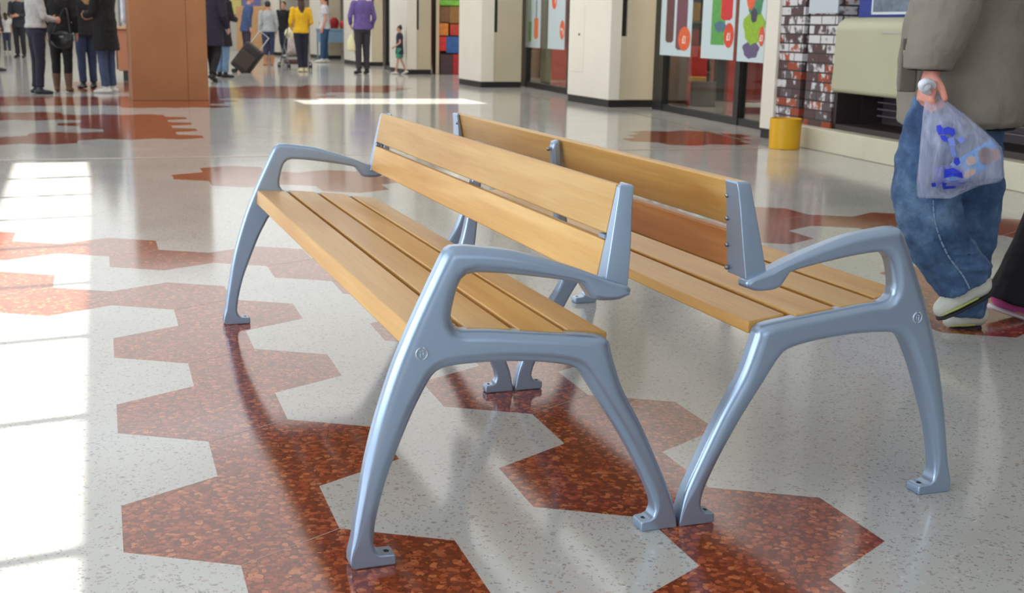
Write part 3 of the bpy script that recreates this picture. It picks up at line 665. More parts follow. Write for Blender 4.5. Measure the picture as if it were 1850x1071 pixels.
bm = bmesh.new(); cbx(bm, -5, xb0, 1.0, 1.2, 0, CEIL); st(finish('wall_counter', bm, M_BRICK))
xs0, xs1 = cx(1463, .11, 10), cx(1515, .11, 10)
bm = bmesh.new(); cbx(bm, min(xs0, xs1), max(xs0, xs1), .105, .118, cz(1490, 24, .11), 1.9); tag(finish('notice', bm, mat('notice_white', (188, 198, 204), .5)), 'plain pale notice fixed on the brick pier above counter height', 'notice')
# vent recess under the counter
t = empty('vent_grille', q1 + nC * .55, 0, 'dark slatted vent grille under the beige counter', 'grille')
mL = Matrix.Translation(-t.location) @ mC
xv1 = xb0 - .07; xv0 = -4.5; zb = zc; zt = cz(1545, 172, .1) + .08
bm = bmesh.new(); box(bm, xv0, xb0 - .004, .62, .66, zb, zt + .3, 0, mL); finish('backing', bm, mat('vent_dark', (78, 70, 74), .5), t)
bm = bmesh.new()
z = zb + .12
while z < zt + .1:
    box(bm, xv0, xv1, .56, .62, z, z + .012, 0, mL); z += .062
finish('slats', bm, mat('vent_slat', (128, 120, 126), .45), t)
bm = bmesh.new(); box(bm, xv1, xv1 + .05, .40, .64, zb, zt + .1, 0, mL); box(bm, xb0 - .06, xb0 - .004, .14, .64, zb, zt + .1, 0, mL); box(bm, xv0, xb0 - .004, .14, .64, zb, zb + .05, 0, mL); finish('frame', bm, mat('vent_frame', (52, 42, 44), .5), t)
# counter: rounded beige housing
xk1 = cx(1502, -.02); z0 = cz(1505, 166, -.02); z1 = cz(1520, 31, -.02)
t = empty('counter', q1, 0, 'long beige counter with rounded top edge jutting over the vent grille', 'counter')
mL = Matrix.Translation(-t.location) @ mC
prof = [(.5, z0), (0, z0), (-.03, z0 + .02), (-.02, z0 + .2), (-.02, z1 - .12)] + [(-.02 + .14 * (1 - math.cos(R(a))), z1 - .12 + .12 * math.sin(R(a))) for a in range(15, 91, 15)] + [(.5, z1)]
bm = bmesh.new()
A_ = [bm.verts.new(mL @ Vector((-4, y, z))) for y, z in prof]; B_ = [bm.verts.new(mL @ Vector((xk1, y, z))) for y, z in prof]
bm.faces.new(A_[::-1]); bm.faces.new(B_)
for i in range(len(prof)): bm.faces.new((A_[i], A_[(i + 1) % len(prof)], B_[(i + 1) % len(prof)], B_[i]))
finish('housing', bm, M_COUNTER, t, bevel=.02, seg=3)
bm = bmesh.new(); box(bm, -4, cx(1583, -.03), -.026, -.018, z1 - .135, z1 - .120, 0, mL); finish('trim_strip', bm, mat('pale_metal', (200, 200, 196), .3, .6), t)
# blue machine with framed screen standing on the counter
xm1, xm0 = cx(1548, .16, 10), cx(1700, .16, 10)
t = empty('ticket_machine', q1, 0, 'blue machine with pale framed screen on the beige counter', 'machine')
mL = Matrix.Translation(-t.location) @ mC
bm = bmesh.new(); box(bm, xm0, xm1, .18, .48, z1, z1 + .7, 0, mL); finish('body', bm, mat('deep_blue', (26, 52, 142), .4), t, bevel=.01)
xs1 = cx(1574, .16, 10); bm = bmesh.new(); zz = cz(1600, 26, .16)
for a_ in ((xm0 + .08, xs1, zz, zz + .02), (xm0 + .08, xs1, zz + .42, zz + .44), (xs1 - .02, xs1, zz, zz + .44), (xm0 + .08, xm0 + .1, zz, zz + .44)): box(bm, a_[0], a_[1], .165, .18, a_[2], a_[3], 0, mL)
fr_ = finish('screen_frame', bm, mat('pale_frame', (214, 222, 232), .4), t)
bm = bmesh.new(); box(bm, xm0 + .1, xs1 - .02, .172, .179, zz + .02, zz + .42, 0, mL); finish('screen', bm, mat('screen_grey', (112, 124, 140), .25, 0, 0, 1, .25, 14), fr_)
# yellow bucket
g = G(1428, 271); r_ = (at(1457, 240, (g.x * sY + g.y * cY)) - at(1399, 240, (g.x * sY + g.y * cY))).length / 2
t = empty('bucket', (g.x + .02, g.y + r_ * .95, 0), 0, 'low yellow cylindrical bucket on the floor by the brick pier', 'bucket')
hb = .285
bm = bmesh.new(); rr = [(r_ * .93, 0), (r_ * .96, .01), (r_, hb), (r_ - .008, hb), (r_ * .93, .02), (0.001, .02)]
vsP = None
for rad_, z in rr:
    ring = [bm.verts.new((rad_ * math.cos(a * math.pi / 20), rad_ * math.sin(a * math.pi / 20), z)) for a in range(40)]
    if vsP:
        for k in range(40): bm.faces.new((vsP[k], vsP[(k + 1) % 40], ring[(k + 1) % 40], ring[k]))
    else: bm.faces.new(ring[::-1])
    vsP = ring
bm.faces.new(vsP); finish('wall', bm, mat('bucket_yellow', (226, 170, 20), .35, 0, 0, 1, .04, 4), t, bevel=.003)
bm = bmesh.new(); cyl(bm, (0, 0, .035), r_ * .9, .02, 'Z', 32); finish('liner', bm, mat('bucket_yellow', (226, 170, 20)), t)

# ------------------------------------------------------------------ people
SKIN = mat('skin', (206, 150, 124), .55, 0, 0, 1, .05, 30); SKIN2 = mat('skin_dark', (150, 100, 76), .55)
def cloth(col, name=None, rough=.85, bump=.25, bs=38): return mat(name or 'cloth_%d_%d_%d' % col, col, rough, 0, bump, bs, .10, 14)
DENIM = mat('denim', (70, 96, 134), .9, 0, .35, 60, .22, 9); DENIMD = mat('denim_dark', (44, 56, 84), .9, 0, .3, 60, .2, 9)
def remesh(o, vox, smooth_it=2, disp=None):
    r = o.modifiers.new('remesh', 'REMESH'); r.mode = 'VOXEL'; r.voxel_size = vox; r.use_smooth_shade = True
    if smooth_it:
        sm = o.modifiers.new('smooth', 'SMOOTH'); sm.factor = .5; sm.iterations = smooth_it
    if disp:
        for (sz, st_, nm) in disp:
            tx = bpy.data.textures.get(nm) or bpy.data.textures.new(nm, 'CLOUDS'); tx.noise_scale = sz; tx.noise_depth = 2
            d = o.modifiers.new('folds', 'DISPLACE'); d.texture = tx; d.strength = st_; d.mid_level = .5; d.texture_coords = 'LOCAL'
    return o
V = Vector
def hand(bm, wr, dirn, palm_n, k=1.0, curl=30, thumb_side=None):
    # wrist, pointing direction, palm normal; five bent fingers of different length
    d = V(dirn).normalized(); n_ = V(palm_n); n_ = (n_ - d * n_.dot(d)).normalized(); s_ = d.cross(n_)
    if thumb_side is not None and s_.dot(V(thumb_side)) < 0: s_ = -s_
    wr = V(wr)
    rings(bm, [(wr, s_ * .026 * k, n_ * .019 * k), (wr + d * .03 * k, s_ * .034 * k, n_ * .017 * k), (wr + d * .065 * k, s_ * .041 * k, n_ * .0145 * k), (wr + d * .092 * k, s_ * .040 * k, n_ * .012 * k)], True, 12)
    for i, (off, ln) in enumerate(((.030, .072), (.0105, .080), (-.0095, .076), (-.029, .060))):
        p = wr + d * (.086 - .004 * abs(i - 1)) * k + s_ * off * k; a = R(curl * .5); pts = [p]; dd = d.copy()
        for sg, fr in ((.46, 1), (.32, 1.2), (.24, .9)):
            dd = (d * math.cos(a) + n_ * math.sin(a)).normalized(); p = p + dd * ln * sg * k; pts.append(p); a += R(curl) * fr
        tube(bm, pts, [.0098 * k, .0092 * k, .0084 * k, .0072 * k], 8)
    p = wr + d * .028 * k + s_ * .026 * k; t_ = (s_ * .75 + d * .62 + n_ * .2).normalized()
    p2 = p + t_ * .034 * k; t2 = (d * .85 + s_ * .28 + n_ * .42).normalized(); tube(bm, [p, p2, p2 + t2 * .030 * k], [.0125 * k, .0108 * k, .0088 * k], 8)
def head(bm, c, k=1.0):
    c = V(c)
    ellipsoid(bm, c + V((0, -.008, .018)) * k, (.076 * k, .094 * k, .098 * k)); ellipsoid(bm, c + V((0, .022, -.045)) * k, (.056 * k, .064 * k, .068 * k))
    tube(bm, [c + V((0, .084, .012)) * k, c + V((0, .104, -.020)) * k], [.009 * k, .014 * k], 8)
    for sx in (-1, 1): ellipsoid(bm, c + V((sx * .078, -.004, -.004)) * k, (.010 * k, .020 * k, .031 * k)); ellipsoid(bm, c + V((sx * .03, .072, .028)) * k, (.022 * k, .02 * k, .012 * k))
    ellipsoid(bm, c + V((0, .077, -.052)) * k, (.026 * k, .014 * k, .008 * k)); ellipsoid(bm, c + V((0, .068, -.088)) * k, (.024 * k, .018 * k, .018 * k))
def person(px, py, h, heading, label, top, legs, shoe, hair, hair_len=0, top_len=.88, pose=None, sleeve=1, skirt=None, extra=None, skin=None, pos=None, shorts=False, flare=0, vox=.012, wide=1.0, shoe_h=0, coat=False, group=None):
    k = h / 1.75; g = pos or G(px, py); skin = skin or SKIN
    t = empty('person', (g.x, g.y, 0), heading, label, 'person', group)
    J = dict(hip=(.085, 0, .93), kneeL=(-.09, .01, .50), kneeR=(.09, .01, .50), ankL=(-.09, -.02, .085), ankR=(.09, -.02, .085),
             shL=(-.185, 0, 1.43), shR=(.185, 0, 1.43), elL=(-.235, -.03, 1.14), elR=(.235, -.03, 1.14), wrL=(-.235, .05, .90), wrR=(.235, .05, .90), lean=(0, 0, 0))
    J.update(pose or {}); J = {a: V(b) * k for a, b in J.items()}
    ln = J['lean']
    def lz(v): return V((v.x, v.y, v.z)) + ln * max(0, (v.z / k - .95) / .6)
    hipL, hipR = V((-J['hip'].x, J['hip'].y, J['hip'].z)), J['hip']
    # body: one continuous figure
    bm = bmesh.new(); W_ = wide
    tor = [(.86, .12, .10), (.93, .155, .115), (1.0, .158, .115), (1.10, .135, .10), (1.20, .145, .108), (1.32, .168, .115), (1.40, .165, .105), (1.46, .11, .08), (1.50, .06, .06), (1.56, .052, .055), (1.60, .05, .055)]
    rings(bm, [(lz(V((0, 0, z)) * k), V((rx * W_ * k, 0, 0)), V((0, ry * k, 0))) for z, rx, ry in tor])
    head(bm, lz(V((0, .015, 1.635)) * k), k)
    for hp, kn, an in ((hipL, J['kneeL'], J['ankL']), (hipR, J['kneeR'], J['ankR'])):
        m1 = kn.lerp(an, .35); tube(bm, [hp, hp.lerp(kn, .5), kn, m1 + V((0, -.01, 0)) * k, kn.lerp(an, .7), an], [.085 * k, .070 * k, .047 * k, .046 * k, .038 * k, .033 * k], 12)
    def foot_dir(kn, an): 
        return V((0, 1, 0))
    feet = []
    for nm, kn, an in (('L', J['kneeL'], J['ankL']), ('R', J['kneeR'], J['ankR'])):
        pit = (J.get('toe' + nm) or V((0, 0, 0))).x / k if ('toe' + nm) in J else 0   # heel lift in radians
        sx = -1 if nm == 'L' else 1; fd = V((sx * .12, math.cos(pit), -math.sin(pit))).normalized(); up = V((0, math.sin(pit), math.cos(pit)))
        feet.append((an, fd, up)); tube(bm, [an - fd * .04 * k - up * .045 * k, an + fd * .07 * k - up * .052 * k, an + fd * .14 * k - up * .062 * k], [.034 * k, .034 * k, .026 * k], 10, side=(1, 0, 0)); tube(bm, [an, an - up * .04 * k], [.036 * k, .036 * k], 8)
    for sh, el, wr, sx in ((J['shL'], J['elL'], J['wrL'], -1), (J['shR'], J['elR'], J['wrR'], 1)):
        sh, el, wr = lz(sh), lz(el), lz(wr)
        tube(bm, [sh, sh.lerp(el, .5), el, el.lerp(wr, .4), wr], [.055 * k, .046 * k, .038 * k, .037 * k, .026 * k], 12)
        d = (wr - el).normalized(); hand(bm, wr, d, (-sx, .2, 0), k, 26, (0, 1, .2))
    body = finish('body', bm, skin, t, smooth=True); remesh(body, .0085 if vox < .013 else .011, 2)
    # eyes
    for sx in (-1, 1):
        bm = bmesh.new(); ellipsoid(bm, lz(V((0, .015, 1.635)) * k) + V((sx * .03, .083, .024)) * k, (.011 * k, .008 * k, .006 * k), None, 8); finish('eye', bm, mat('eye_dark', (30, 24, 22), .3), t, smooth=True)
    # trousers
    bm = bmesh.new(); e = .016
    rings(bm, [(V((0, 0, z)) * k, V((rx * W_ * k, 0, 0)), V((0, ry * k, 0))) for z, rx, ry in ((.84, .14, .12), (.90, .168, .135), (.97, .172, .132), (1.03, .160, .122))])
    for hp, kn, an in ((hipL, J['kneeL'], J['ankL']), (hipR, J['kneeR'], J['ankR'])):
        if shorts: tube(bm, [hp, hp.lerp(kn, .4), hp.lerp(kn, .8)], [.108 * k, .10 * k, .092 * k], 12, round_ends=False); continue
        tube(bm, [hp, hp.lerp(kn, .5), kn, kn.lerp(an, .3), kn.lerp(an, .5), (kn.lerp(an, .56) if shoe_h else an + (kn - an).normalized() * .02 * k)], [(.105) * k, (.093) * k, (.073) * k, (.070 + flare * .4) * k, (.064 + flare * .8) * k, (.064 + flare) * k], 12, round_ends=False)
    o = finish('trousers', bm, legs, t, smooth=True); remesh(o, vox, 2, [(.12 * k, .018 * k, 'folds_big')])
    # top
    bm = bmesh.new(); hem = top_len
    zs = [hem, hem + .05, (hem + 1.1) / 2, 1.10, 1.20, 1.32, 1.40, 1.465, 1.50]; fl = .03 if coat else .012
    R_ = [(.185 + fl, .145 + fl), (.180 + fl, .142 + fl), (.170 + fl * .6, .135 + fl * .6), (.158 + fl * .5, .125 + fl * .5), (.165, .128), (.188, .134), (.186, .122), (.125, .095), (.075, .075)]
    rings(bm, [(lz(V((0, 0, z)) * k), V((a * W_ * k, 0, 0)), V((0, b * k, 0))) for z, (a, b) in zip(zs, R_)])
    for sh, el, wr, sx in ((J['shL'], J['elL'], J['wrL'], -1), (J['shR'], J['elR'], J['wrR'], 1)):
        sh, el, wr = lz(sh), lz(el), lz(wr); fr = .0 if not coat else .012
        if sleeve == 1: tube(bm, [sh, sh.lerp(el, .5), el, el.lerp(wr, .5), el.lerp(wr, .95)], [(.068 + fr) * k, (.06 + fr) * k, (.052 + fr) * k, (.047 + fr) * k, (.041 + fr) * k], 12, round_ends=False)
        else: tube(bm, [sh, sh.lerp(el, .6)], [.072 * k, .064 * k], 12, round_ends=False)
        ellipsoid(bm, sh, (.07 * k, .068 * k, .066 * k))
    o = finish('coat' if coat else 'shirt', bm, top, t, smooth=True); remesh(o, vox, 2, [(.10 * k, .020 * k, 'folds_mid')])
    # shoes
    for an, fd, up in feet:
        bm = bmesh.new(); s_ = fd.cross(up)
        tube(bm, [an - fd * .055 * k - up * .048 * k, an + fd * .02 * k - up * .046 * k, an + fd * .10 * k - up * .056 * k, an + fd * .165 * k - up * .062 * k], [.040 * k, .043 * k, .045 * k, .030 * k], 12, side=(1, 0, 0), flat=.82)
        tube(bm, [an - up * .04 * k, an + up * (.02 + shoe_h) * k], [.045 * k, (.070 if shoe_h else .046) * k], 10, round_ends=False)
        o = finish('shoe', bm, shoe, t, smooth=True); remesh(o, .009, 2)
    # hair
    bm = bmesh.new(); c = lz(V((0, .015, 1.635)) * k)
    ellipsoid(bm, c + V((0, -.020, .032)) * k, (.086 * k, .096 * k, .098 * k))
    if hair_len: tube(bm, [c + V((0, -.055, .02)) * k, c + V((0, -.085, -.08)) * k, c + V((0, -.10 - .02 * hair_len, -.08 - hair_len * .5)) * k, c + V((0, -.105, -.08 - hair_len)) * k], [.080 * k, .082 * k, .07 * k, .045 * k], 12, .5, side=(1, 0, 0))
    if hair_len < 0 or (extra and 'bun' in extra): ellipsoid(bm, c + V((0, -.05, .12)) * k, (.04 * k, .04 * k, .035 * k))
    o = finish('hair', bm, hair, t, smooth=True); remesh(o, .009, 1, [(.03, .012, 'folds_hair')])
    return t
HB = mat('hair_brown', (62, 42, 32), .5); HK = mat('hair_black', (28, 24, 24), .45); HBL = mat('hair_blonde', (150, 116, 74), .5); HG = mat('hair_grey', (120, 116, 112), .6)
BLK = cloth((24, 22, 26)); NAVY = cloth((30, 34, 56)); WHITE_SHOE = mat('shoe_white', (214, 212, 206), .5); BLK_SHOE = mat('shoe_black', (26, 24, 26), .45); BROWN_BOOT = mat('boot_brown', (104, 76, 56), .6)
ARMF = dict(elL=(-.22, .06, 1.14), wrL=(-.10, .26, 1.12), elR=(.22, .06, 1.14), wrR=(.10, .26, 1.10))
WALK = dict(kneeL=(-.09, .14, .51), ankL=(-.09, .20, .09), kneeR=(.09, -.02, .50), ankR=(.09, -.26, .13), wrL=(-.23, -.02, .9), wrR=(.23, .14, .93), toeR=(.35, 0, 0))
# standing group on the left
person(72, 169.5, 1.66, R(-70), 'person in pale grey cardigan and dark trousers, leftmost of the standing group, arms folded', cloth((176, 174, 172)), cloth((32, 32, 48)), mat('shoe_dark', (40, 44, 54), .5), HB, .2, .98, ARMF)
person(115, 165.5, 1.66, R(-10), 'person all in black with brown boots and a handbag, back turned', BLK, BLK, BROWN_BOOT, HK, .3, .92, None, shoe_h=.18)
person(160, 159.5, 1.64, R(20), 'person with long blonde hair and dark blue jeans behind the long black coat', BLK, DENIMD, BLK_SHOE, HBL, .42, .86, ARMF)
person(196, 168, 1.76, R(55), 'person in long black coat and blue jeans with white shoes beside the terracotta kiosk', BLK, mat('denim_mid', (66, 80, 110), .9, 0, .3, 60, .2, 9), WHITE_SHOE, HB, 0, .62, ARMF, coat=True, wide=1.12)
person(38, 104, 1.75, R(160), 'person in dark clothes with blue scarf far behind the standing group', cloth((52, 54, 62)), cloth((44, 44, 48)), BLK_SHOE, HB, 0, .8, ARMF)
person(-4, 128, 1.72, R(-90), 'person in dark plum coat cut by the left picture edge', cloth((40, 28, 40)), cloth((40, 34, 60)), BLK_SHOE, HK, 0, .8, None, coat=True)
person(14, 96, 1.20, R(10), 'child in white top cut by the left picture edge', cloth((214, 212, 210)), cloth((60, 66, 84)), WHITE_SHOE, HB, .15, .9, None, sleeve=0)
# right of the brown pillar
person(386, 148, 1.80, R(-30), 'person in open black coat over a violet shirt, partly hidden by the brown pillar', cloth((38, 34, 52)), BLK, BLK_SHOE, HK, 0, .62, WALK, coat=True)
person(404, 140, 1.76, R(-60), 'person in black coat and pale jeans leaning over the black suitcase', BLK, mat('denim_pale', (112, 140, 170), .9, 0, .3, 60, .15, 9), BLK_SHOE, HK, 0, .60, ARMF, coat=True)
person(446, 112, 1.80, R(-80), 'person in blue grey jacket bending behind the black suitcase', cloth((66, 84, 124)), cloth((60, 52, 66)), BLK_SHOE, HG, 0, .80, dict(lean=(0, .10, 0)), wide=1.1)
person(486, 118, 1.60, R(5), 'person in light grey cardigan with dark jeans and tan boots, walking away', cloth((168, 172, 174)), DENIMD, mat('boot_tan', (176, 124, 88), .6), HK, 0, .92, None, shoe_h=.18)
person(514, 104, 1.72, R(150), 'person in black jacket between grey cardigan and yellow sweater', BLK, cloth((46, 46, 60)), BLK_SHOE, HK, 0, .86, WALK)
person(545, 130, 1.66, R(5), 'person in bright yellow sweater with long brown hair pushing the stroller', cloth((226, 176, 30)), cloth((34, 34, 52)), mat('shoe_cream', (222, 206, 170), .5), HB, .42, .90, dict(elL=(-.25, -.02, 1.15), wrL=(-.17, .24, 1.02), elR=(.25, -.02, 1.15), wrR=(.17, .24, 1.02), kneeL=(-.06, .0, .5), ankL=(-.03, -.06, .09)))
person(588, 113, 1.84, R(75), 'person in white shirt and blue jeans beside the red goods table', cloth((206, 206, 212)), mat('denim_teal', (52, 84, 120), .9, 0, .3, 60, .15, 9), WHITE_SHOE, HB, 0, .88, dict(kneeL=(-.09, .05, .5), ankL=(-.09, .08, .09)), sleeve=0)
person(655, 133, 1.86, R(12), 'person in violet sweater and dark grey trousers standing back turned before a cream pillar', cloth((106, 88, 152)), cloth((58, 54, 62)), BLK_SHOE, HG, 0, .90, dict(elL=(-.27, .02, 1.15), wrL=(-.20, .14, 1.0), elR=(.27, -.02, 1.14), wrR=(.22, .08, .92)), wide=1.1)
person(722, 134, 1.06, R(72), 'small child with dark hair bun in navy shirt and green shorts, running', cloth((44, 50, 66)), cloth((70, 150, 130)), WHITE_SHOE, HK, 0, .72, dict(kneeL=(-.09, .06, .5), ankL=(-.09, .14, .09), kneeR=(.09, -.06, .5), ankR=(.09, -.22, .12), wrL=(-.24, .16, 1.0), toeR=(.3, 0, 0)), sleeve=0, skin=mat('skin_child', (196, 150, 130), .55), extra='bun', vox=.009, shorts=True)

# ------------------------------------------------------------------ things carried or standing in the far hall
def dep_of(px, py): return ray(px, py)[1] * H / -ray(px, py)[0].z
# handbag on the hip of the person in black
D0 = dep_of(117, 167) - .17; c = at(112, 72, D0)
t = empty('handbag', c, -YAW, 'soft black handbag hanging at the hip of the person all in black', 'bag')
bm = bmesh.new(); ellipsoid(bm, (0, 0, 0), (.17, .06, .13)); box(bm, -.16, .16, -.05, .05, -.02, .09); remesh(finish('body', bm, mat('bag_leather', (34, 32, 36), .35), t, smooth=True), .012, 3)
bm = bmesh.new(); tube(bm, curve_pts([(-.13, 0, .08), (-.06, .03, .26), (.05, .08, .45), (.13, .0, .08)], 5), .010, 8); finish('strap', bm, mat('bag_leather', (34, 32, 36), .35), t, smooth=True)
bm = bmesh.new(); box(bm, -.02, .05, -.072, -.06, .03, .06); finish('buckle', bm, M_STEEL, t, bevel=.004)
# black wheeled suitcase
D0 = dep_of(424, 131)
t = empty('suitcase', at(424, 131, D0), -YAW, 'large black wheeled suitcase tilted on the floor beside the pale jeans', 'suitcase')
mt = Matrix.Rotation(R(38), 4, 'Y') @ Matrix.Translation((.02, 0, .10)); bm = bmesh.new(); box(bm, -.20, .24, -.14, .14, 0, .62, 0, mt); finish('shell', bm, mat('case_black', (38, 32, 32), .6, 0, .2, 40), t, bevel=.05, seg=4)
bm = bmesh.new(); box(bm, -.15, .19, -.17, -.14, .10, .45, 0, mt); finish('front_pocket', bm, mat('case_brown', (58, 46, 38), .6), t, bevel=.02)
bm = bmesh.new(); tube(bm, [mt @ V((-.12, 0, .60)), mt @ V((-.12, 0, .95)), mt @ V((.12, 0, .95)), mt @ V((.12, 0, .60))], .012, 8); finish('handle', bm, mat('pale_metal', (200, 200, 196), .3, .6), t, smooth=True)
for sy in (-.1, .1):
    bm = bmesh.new(); cyl(bm, (.0, sy, .045), .045, .03, 'Y', 16); finish('wheel', bm, BLK_SHOE, t)
# stroller in front of the person in yellow
D0 = dep_of(532, 126)
t = empty('stroller', at(533, 128, D0 + .1), R(8), 'light pushchair with pale printed seat in front of the person in yellow', 'stroller')
MT = mat('stroller_tube', (110, 116, 120), .4, .5)
for sx in (-1, 1):
    bm = bmesh.new(); tube(bm, [(sx * .24, -.30, 1.02), (sx * .24, -.12, .78), (sx * .25, .38, .10)], .014, 8); finish('side_tube', bm, MT, t, smooth=True)
    bm = bmesh.new(); tube(bm, [(sx * .25, -.34, .12), (sx * .24, .0, .58)], .014, 8); finish('side_tube', bm, MT, t, smooth=True)
    for yy, r_ in ((.40, .085), (-.36, .10)):
        bm = bmesh.new()
        for k in range(20):
            a = k * math.pi / 10; b2 = (k + 1) * math.pi / 10
            tube(bm, [(sx * .26, yy + r_ * math.cos(a), r_ + .012 + r_ * math.sin(a)), (sx * .26, yy + r_ * math.cos(b2), r_ + .012 + r_ * math.sin(b2))], .012, 6, round_ends=False)
        cyl(bm, (sx * .26, yy, r_ + .012), r_ * .35, .03, 'X', 12); finish('wheel', bm, BLK_SHOE, t)
bm = bmesh.new(); tube(bm, curve_pts([(0, .30, .34), (0, .12, .36), (0, -.06, .50), (0, -.14, .84)], 5), [.2] * 16, 12, .16, side=(1, 0, 0)); finish('seat', bm, mat('seat_print', (206, 196, 190), .8, 0, .2, 40, .35, 12), t, smooth=True)
bm = bmesh.new(); ellipsoid(bm, (0, -.02, .86), (.23, .26, .17)); finish('hood', bm, mat('hood_print', (222, 214, 176), .8, 0, 0, 1, .35, 14), t, smooth=True)
bm = bmesh.new(); tube(bm, [(-.24, -.30, 1.02), (.24, -.30, 1.02)], .016, 8); finish('handle_bar', bm, BLK_SHOE, t, smooth=True)
bm = bmesh.new(); box(bm, -.2, .2, -.24, .22, .16, .26); finish('basket', bm, mat('basket_dark', (84, 60, 64), .8), t, bevel=.03)
# pale bag held by the person in the violet sweater
c = at(636, 74, dep_of(655, 133) - .05); t = empty('carrier_bag', c, -YAW, 'pale yellow carrier bag held beside the person in violet sweater', 'bag')
bm = bmesh.new(); rings(bm, [(V((0, 0, z)), V((a, 0, 0)), V((0, b, 0))) for z, a, b in ((-.22, .10, .05), (-.18, .12, .06), (0, .11, .05), (.10, .06, .03), (.15, .02, .015))]); finish('sack', bm, mat('pale_yellow_film', (226, 220, 176), .5), t, smooth=True)
bm = bmesh.new(); tube(bm, curve_pts([(-.02, 0, .14), (-.03, 0, .24), (.03, 0, .24), (.02, 0, .14)], 4), .006, 6); finish('handle', bm, mat('pale_yellow_film', (226, 220, 176), .5), t, smooth=True)
# goods table with red bags
g = G(607, 108); t = empty('goods_table', (g.x, g.y + .3, 0), 0, 'light blue goods table beside the person in white shirt', 'table')
mb = mat('table_blue', (120, 152, 178), .5)
boxo('top', -.5, .5, -.3, .3, .86, .92, mb, t, .01); boxo('apron', -.48, .48, -.28, .28, .52, .86, mb, t, .01)
for sx in (-.45, .45):
    for sy in (-.25, .25): boxo('leg', sx - .02, sx + .02, sy - .02, sy + .02, 0, .52, mb, t)
for k, (x, h_, cc) in enumerate(((-.3, .34, (176, 36, 44)), (.02, .40, (150, 30, 36)), (.33, .30, (190, 60, 60)))):
    bm = bmesh.new(); ellipsoid(bm, (0, 0, h_ * .42), (.15, .13, h_ * .42)); box(bm, -.10, .10, -.09, .09, 0, h_ * .6)
    o = finish('red_bag', bm, cloth(cc), None, smooth=True); remesh(o, .015, 3); o.location = (g.x + x, g.y + .3, .93)
    tag(o, ['bright red bag at the left end of the light blue table', 'dark red bag, tallest on the light blue table', 'pinkish red bag at the right end of the light blue table'][k], 'bag', 'red bags on the goods table')
# terracotta kiosk left of the brown pillar with hanging clothes
D0 = dep_of(228, 147); c = at(234, 147, D0)
t = empty('kiosk', c, -YAW, 'terracotta kiosk counter with dark plinth behind the brown pillar', 'kiosk')
mk = mat('terracotta', (176, 116, 84), .55)
boxo('plinth', -.12, 1.0, .05, .9, 0, .18, M_BLACK, t); boxo('cabinet', -.19, 1.05, 0, .95, .18, .90, mk, t, .02); boxo('ledge', -.26, 1.08, -.06, .98, .90, .95, mat('ledge', (196, 150, 116), .5), t, .01)
boxo('side_board', -.25, -.19, .1, .9, .20, .90, mat('kiosk_dark', (100, 58, 50), .6), t, .01)
boxo('post', .98, 1.02, .3, .34, .95, 2.3, MT, t); boxo('post', -.24, -.20, .3, .34, .95, 2.3, MT, t); boxo('rail', -.24, 1.02, .3, .34, 2.28, 2.32, MT, t)
rotk = Matrix.Rotation(-YAW, 3, 'Z')
for k, (x, w_, z0, z1, cc, lb) in enumerate(((-.17, .06, 1.02, 2.27, (214, 216, 226), 'white'), (-.09, .07, 1.0, 2.27, (150, 176, 204), 'pale blue'), (.02, .10, 1.0, 1.45, (214, 160, 170), 'pink'), (.02, .08, 1.5, 2.27, (40, 36, 52), 'black'), (.14, .09, 1.06, 2.27, (204, 130, 150), 'rose'))):
    bm = bmesh.new(); rings(bm, [(V((0, 0, z)), V((a, 0, 0)), V((0, .035, 0))) for z, a in ((z0, w_ * .62), (z0 + .1, w_ * .55), (z1 - .12, w_ * .5), (z1, w_ * .15))], True, 10)
    o = finish('hanging_garment', bm, cloth(cc), None, smooth=True); p = rotk @ V((x, .32 if k != 3 else .22, 0)); o.location = (c.x + p.x, c.y + p.y, 0)
    tag(o, lb + ' garment hanging above the terracotta kiosk', 'clothes', 'garments hanging on the kiosk rail')
# tan wooden booth behind the person in black jacket
g = G(510, 103); t = empty('booth', (g.x - .55, g.y + 3.0, 0), -YAW, 'tan wooden booth in the far distance behind the person in black jacket', 'booth')
boxo('front', -.5, .5, 0, .7, .08, 1.6, mat('tan_wood', (196, 152, 104), .6, 0, 0, 1, .1, 4), t, .02); boxo('plinth', -.45, .45, .05, .65, 0, .08, M_BLACK, t)
# signs high on the far wall
for k, (px, cc, lb) in enumerate(((436, (226, 214, 130), 'yellow'), (474, (130, 128, 190), 'violet'))):
    c = at(px, 8, 46.5); o = boxo('banner', -.35, .35, -.02, .02, -.35, .9, mat('banner_%d' % k, cc, .7), None); o.location = (c.x, 49.9, c.z); tag(o, lb + ' banner on the far end wall above the suitcase', 'banner')

# ------------------------------------------------------------------ walking person with the carrier bag
DB = dep_of(1738, 590); DN = DB - .19; DC_ = DB - .09; DA = DB - .33
def P(px, py, d): return at(px, py, d)
S_ = 1.0 / (F_PX / DB) # metres per pixel there
HOR = V((cY, -sY, 0)); DEP = V((sY, cY, 0)); UPV = V((0, 0, 1))
g = G(1738, 590)
walker = empty('person', (g.x, g.y, 0), 0, 'person in olive grey jacket and blue jeans striding past with a carrier bag', 'person')
def wfin(name, bm, m, vox, sm=2, disp=None, par=walker):
    bmesh.ops.translate(bm, verts=bm.verts[:], vec=-V(par.location)); o = finish(name, bm, m, par, smooth=True)
    return remesh(o, vox, sm, disp) if vox else o
nearleg = [(1706, 190, .105), (1688, 240, .112), (1676, 290, .116), (1674, 350, .114), (1680, 400, .113), (1701, 450, .106), (1728, 486, .103), (1742, 511, .098)]
farleg = [(1750, 190, .105), (1756, 240, .11), (1762, 290, .102), (1764, 350, .096), (1760, 400, .088), (1753, 460, .080), (1747, 520, .075), (1742, 566, .074)]
bm = bmesh.new()
